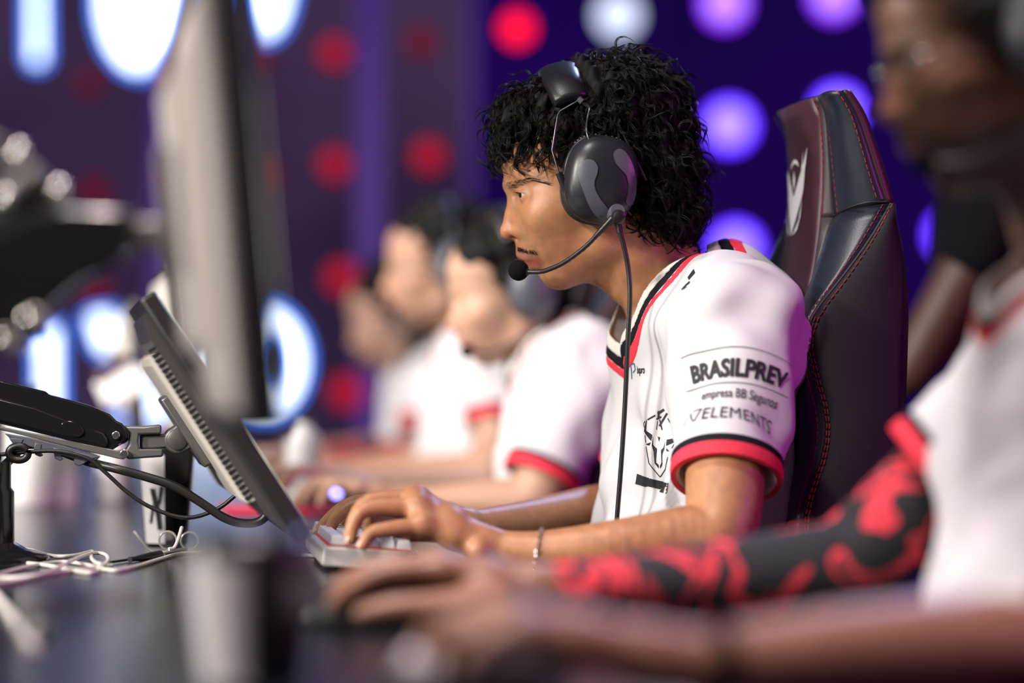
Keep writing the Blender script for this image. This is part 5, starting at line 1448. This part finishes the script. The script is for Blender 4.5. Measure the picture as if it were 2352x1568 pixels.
def others():
    # second player
    H2 = Head(P2.S(1187, 668), .93, -2, 8)
    sp = dict(plane=P2, head=H2, name='person', res=.0045, label='second player, next beyond the one in focus, dark hair and headset', skin=(.50, .30, .20), lip=(.45, .2, .17), seed=9, fold=.006,
              neck=(1285, 812, 0), chest=(1325, 885, 0), hip=(1290, 1330, 0), tor=(.115, .128), neck_r=.054,
              arm_l=[(1345, 870, .16, .052), (1255, 1080, .20, .046), (1215, 1145, .205, .040), (1120, 1150, .19, .034), (1000, 1150, .17, .025), (930, 1148, .16, .021)],
              arm_r=[(1320, 870, -.16, .052), (1230, 1050, -.21, .046), (1180, 1110, -.22, .040), (1080, 1120, -.20, .034), (900, 1120, -.15, .025), (835, 1118, -.13, .021)],
              hem_l=(1240, 1100, .20, .062), hem_r=(1215, 1075, -.21, .062), collar=((1262, 800, 0), (1212, 860, 0), .078, .068))
    r2 = build_player(sp)
    hair_cap(H2, HAIR_SHORT, FACE_SUB, .005, .006, 4, r2[0], freq=120)
    small_headset(H2, 'headset of the second player, boom microphone before the mouth')
    # third player
    H3 = Head(P3.S(1025, 615), 1.0, -10, 4)
    sp = dict(plane=P3, head=H3, name='person', res=.005, label='third player sitting upright with glasses, taller than his neighbours', skin=(.48, .27, .18), lip=(.42, .18, .15), seed=12, fold=.006,
              neck=(1085, 775, 0), chest=(1112, 840, 0), hip=(1085, 1200, 0), tor=(.115, .128), neck_r=.054,
              arm_l=[(1135, 838, .16, .052), (1140, 1000, .21, .046), (1128, 1072, .21, .040), (1040, 1076, .19, .034), (900, 1084, .16, .025), (830, 1088, .15, .021)],
              arm_r=[(1110, 838, -.16, .052), (1060, 990, -.21, .046), (1020, 1060, -.22, .040), (940, 1066, -.20, .034), (820, 1074, -.15, .025), (760, 1078, -.14, .021)],
              hem_l=(1138, 968, .20, .062), hem_r=(1068, 965, -.20, .062), collar=((1068, 772, 0), (1030, 818, 0), .078, .068))
    r3 = build_player(sp)
    hair_cap(H3, HAIR_SHORT, FACE_SUB, .006, .007, 6, r3[0], freq=120)
    small_headset(H3, 'headset of the third player, dark cup over the ear')
    glasses(H3, r3[0], 'steel_wire', 'pale thin glasses worn by the third player')
    # fourth player
    H4 = Head(P4.S(915, 725), 1.0, 2, 6)
    sp = dict(plane=P4, head=H4, name='person', res=.006, label='fourth player at the far end of the row, lowest head', skin=(.47, .28, .21), lip=(.4, .18, .15), seed=15, fold=.006,
              neck=(962, 822, 0), chest=(985, 880, 0), hip=(975, 1180, 0), tor=(.115, .128), neck_r=.054,
              arm_l=[(1000, 872, .16, .052), (960, 1000, .21, .046), (945, 1040, .21, .040), (880, 1042, .19, .034), (790, 1046, .16, .025), (735, 1048, .15, .021)],
              arm_r=[(985, 872, -.16, .052), (930, 990, -.21, .046), (900, 1024, -.22, .040), (840, 1030, -.20, .034), (750, 1036, -.15, .025), (700, 1038, -.14, .021)],
              hem_l=(968, 985, .20, .062), hem_r=(940, 975, -.20, .062), collar=((945, 818, 0), (915, 855, 0), .078, .068))
    r4 = build_player(sp)
    arm_sleeve([P4.S(*q[:3]) for q in sp['arm_l'][1:]], [q[3] for q in sp['arm_l'][1:]], .006, r4[0])
    hair_cap(H4, HAIR_SHORT, FACE_SUB, .007, .007, 7, r4[0], freq=120)
    small_headset(H4, 'headset of the fourth player at the far end')
    # nearest player
    HF = Head(PF.S(2333, 98), .955, 0, 0)
    sp = dict(plane=PF, head=HF, name='person', res=.004, label='blurred near player with glasses and red patterned arm sleeve, cut by the frame', skin=(.23, .11, .068), lip=(.20, .06, .06), seed=20, fold=.006, beard=.88, fine=True,
              neck=(2500, 590, 0), chest=(2560, 860, 0), hip=(2440, 1700, 0), tor=(.120, .128), neck_r=.056,
              arm_l=[(2640, 860, .17, .054), (2600, 1200, .27, .048), (2440, 1500, .34, .043), (2250, 1496, .36, .041), (1950, 1504, .385, .034), (1640, 1522, .41, .0245), (1500, 1512, .42, .0215)],
              arm_r=[(2420, 900, -.16, .054), (2180, 1090, -.20, .048), (1960, 1290, -.215, .044), (1850, 1315, -.205, .041), (1650, 1335, -.19, .035), (1380, 1352, -.16, .025), (1235, 1352, -.15, .021)],
              hand_r=[[(1010, 1306, -.135), (1002, 1296, -.158), (1006, 1304, -.180), (1018, 1318, -.198)],
                      [[(892, 1312, -.132), (822, 1340, -.130), (765, 1384, -.130)], [(880, 1300, -.158), (806, 1330, -.158), (752, 1376, -.158)],
                       [(890, 1308, -.182), (822, 1336, -.184), (775, 1378, -.184)], [(910, 1322, -.204), (862, 1346, -.208), (830, 1376, -.208)]],
                      [(1130, 1372, -.125), (1010, 1388, -.108), (902, 1396, -.104), (832, 1408, -.106)]],
              hand_l=[[(1150, 1412, .385), (1140, 1405, .408), (1160, 1420, .430), (1195, 1448, .448)],
                      [[(1030, 1426, .384), (985, 1470, .384), (966, 1510, .384)], [(1020, 1432, .410), (985, 1486, .411), (978, 1528, .411)],
                       [(1062, 1450, .434), (1030, 1500, .436), (1028, 1540, .436)], [(1110, 1478, .454), (1086, 1520, .456), (1084, 1552, .456)]],
                      [(1400, 1490, .385), (1290, 1500, .365), (1190, 1510, .355), (1120, 1516, .35)]],
              hem_l=(2610, 1160, .26, .066), hem_r=(2150, 1108, -.195, .066), collar=((2460, 570, 0), (2370, 690, 0), .084, .070))
    rf = build_player(sp)
    arm_sleeve([PF.S(*q[:3]) for q in sp['arm_r'][1:]], [q[3] for q in sp['arm_r'][1:]], .004, rf[0])
    hair_cap(HF, HAIR_SHORT + [(1310, 375, .060, .03, .018, .05, 0), (1215, 330, 0, .034, .060, .036, 30)], [(1245, 480, 0, .075, .09, .052, 20)], .005, .007, 5, rf[0], freq=120)
    small_headset(HF, 'black headset of the near player at the right edge')
    glasses(HF, rf[0], 'plastic_black', 'glasses with added glint beads worn by the near player')
    for d in (1, -1):
        c = HF(1201, 454, d * .0305); MB().ball(c, .0118, 12).build('eyeball', 'eye_white', rf[0])
    tag(MB().lathe(PF.S(1640, 1524, .41), [(.0262, -.008), (.0275, -.006), (.0275, .006), (.0262, .008)], axis=unit(PF.S(1500, 1512, .42) - PF.S(1800, 1514, .40)), n=28).build('wristband', 'cloth_black'), 'dark band round the bare near wrist', 'wristband')

def glasses(H, root, m, label):
    t = empty('eyeglasses', H(1170, 455)); tag(t, label, 'glasses')
    for d in (1, -1):
        rim = [H(1166 + 8 * math.cos(a) ** 2 + 10 * (1 + math.cos(a)) / 2, 462 - 22 * math.sin(a), d * (.033 + .023 * math.cos(a))) for a in [2 * math.pi * i / 24 for i in range(25)]]
        o = MB().tube(rim, .0013, 6, cap=False).build('rim', m, t)
        MB().add(rim[:-1], [tuple(range(24))]).build('lens', 'lens_clear', o, smooth=False)
        MB().tube([H(1184, 452, d * .057), H(1260, 440, d * .070), H(1375, 425, d * .078)], .0015, 6).build('temple', m, t)
    for d in (1, -1): MB().ball(H(1184, 452, d * .058), .0032, 10).build('glint_bead', 'silver', t)  # silver beads added at the rim corners to catch a highlight
    MB().tube([H(1164, 458, .010), H(1160, 455, 0), H(1164, 458, -.010)], .0014, 6).build('bridge', m, t)

def small_headset(H, label):
    t = empty('headset', H(1383, 412)); tag(t, label, 'headset', 'headsets worn by the players further off'); s = H.s
    for d in (1, -1):
        def ring(l, k): return [H(1380 + 84 * k * math.cos(a), 413 + 102 * k * math.sin(a), d * l) for a in [2 * math.pi * i / 28 for i in range(28)]]
        MB().rings([ring(.066, .8), ring(.074, .95), ring(.085, .95), ring(.09, .9)]).build('ear_cushion', 'leather_black', t)
        MB().rings([ring(.089, .96), ring(.096, 1.0), ring(.108, .97), ring(.120, .82), ring(.128, .5), ring(.13, .05)]).build('cup_shell', 'plastic_grey', t)
        MB().tube([H(1335, 240, d * .092), H(1345, 290, d * .104), H(1360, 330, d * .11)], .0022 * s, 6).build('yoke_rod', 'steel_wire', t)
    pc = [H(1318, 250, .094), H(1306, 205, .075), H(1298, 165, .045), H(1296, 148, 0), H(1298, 165, -.045), H(1306, 205, -.075), H(1318, 250, -.094)]
    path = spline(pc, 4); w = H(1400, 400) - H(1480, 385); w = unit(w)
    MB().rings([[p + w * .024 * s * math.cos(a) + unit(p - H(1330, 350)) * .011 * s * math.sin(a) for a in [2 * math.pi * i / 14 for i in range(14)]] for p in path]).build('headband_pad', 'leather_pad', t)
    MB().tube(spline([H(1408, 500, .128), H(1345, 566, .110), H(1262, 618, .074), H(1206, 624, .050)], 6), .0034 * s, 8).build('microphone_boom', 'cable_black', t)
    MB().ball(H(1191, 621, .045), .0128 * s, 10).build('microphone_foam', 'foam', t)

def bystander():
    """someone in black standing behind the seats, a bare forearm across the body"""
    base = P(2330, 870, 4.3); base[2] = 0
    t = empty('person', base); tag(t, 'person in black standing behind the chairs, bare forearm bent', 'person')
    f = unit(FW); l = LF
    B = Field(); at = lambda a, b, z: base + f * a + l * b + UP * z
    B.el(at(0, 0, 1.66), np.array([f, l, UP]), (.09, .075, .12), .02); B.rc(at(-.01, 0, 1.48), at(0, 0, 1.60), .055, .052, .03)
    B.el(at(.075, 0, 1.64), np.array([f, l, UP]), (.02, .012, .03), .01)
    e1, w1 = P(2085, 858, 4.15), P(2255, 690, 4.15)
    B.chain([at(0, .2, 1.42), e1 * .6 + at(0, .2, 1.42) * .4, e1, w1], [.055, .05, .042, .028], .02)
    hd = auto_hand(w1, unit(w1 - e1), 'l', 'flat', 1.0); hand_ops(B, w1, hd[0], hd[1], hd[2], 1.0, .024)
    lo, hi = box_of([e1, w1, at(0, 0, 1.85), at(-.1, -.2, 1.2)] + [x for f_ in hd[1] for x in f_], .14); v, q = B.mesh(lo, hi, .009, 1); me = to_mesh('body', v, q)
    color_attr(me, np.tile(np.array([.06, .026, .018], np.float32), (len(v), 1))); link('body', me, 'skin_far', t)
    C = Field(); C.ecap(at(-.02, 0, 1.36), at(-.02, 0, .95), .115, .105, 1.5, l, .05)
    for d in (1, -1):
        C.rc(at(-.01, 0, 1.44), at(0, d * .19, 1.41), .06, .065, .04); C.rc(at(0, d * .09, .92), at(.0, d * .10, .50), .09, .07, .04); C.rc(at(0, d * .10, .50), at(-.02, d * .11, .10), .065, .05, .03); C.rc(at(0, d * .11, .06), at(.14, d * .12, .05), .045, .04, .03)
    C.rc(at(0, .19, 1.41), e1 * .55 + at(0, .2, 1.42) * .45, .065, .06, .03); C.rc(at(0, -.19, 1.41), at(.02, -.24, 1.08), .062, .05, .03)
    C.plane((0, 0, .004), (0, 0, -1))
    lo = base + np.array([-.5, -.5, -.02]); hi = base + np.array([.45, .45, 1.55]); v, q = C.mesh(lo, hi, .012, 1)
    link('black_clothes', to_mesh('black_clothes', v, q), 'cloth_black', t)
    H = MB().ball(at(-.015, 0, 1.70), (.105, .088, .105), 16).build('hair', 'hair_base', t)
import time as _t
_t0 = _t.time()
MAIN = main_player()
jersey_prints(MAIN[0], MAIN[2], MAIN[3], PM.S)
headset(PM.S, 'black headset with boom microphone worn by the player in sharp focus')
CH = chair(PM.S, 'black and maroon gaming chair with white emblem behind the player in focus')
bracelet(MAIN[5])
print('main', _t.time() - _t0)
props()
print('props', _t.time() - _t0)
others()
bystander()
for k, lab in ((1, 'dark gaming chair behind the second player'), (2, 'dark gaming chair behind the third player'), (3, 'dark gaming chair behind the fourth player')):
    c = copy_tree(CH, None, RA * 1.047 * k + FW * .05); c['label'] = lab
print('all', _t.time() - _t0, sum(len(o.data.loops) - 2 * len(o.data.polygons) for o in scene.objects if o.type == 'MESH'))
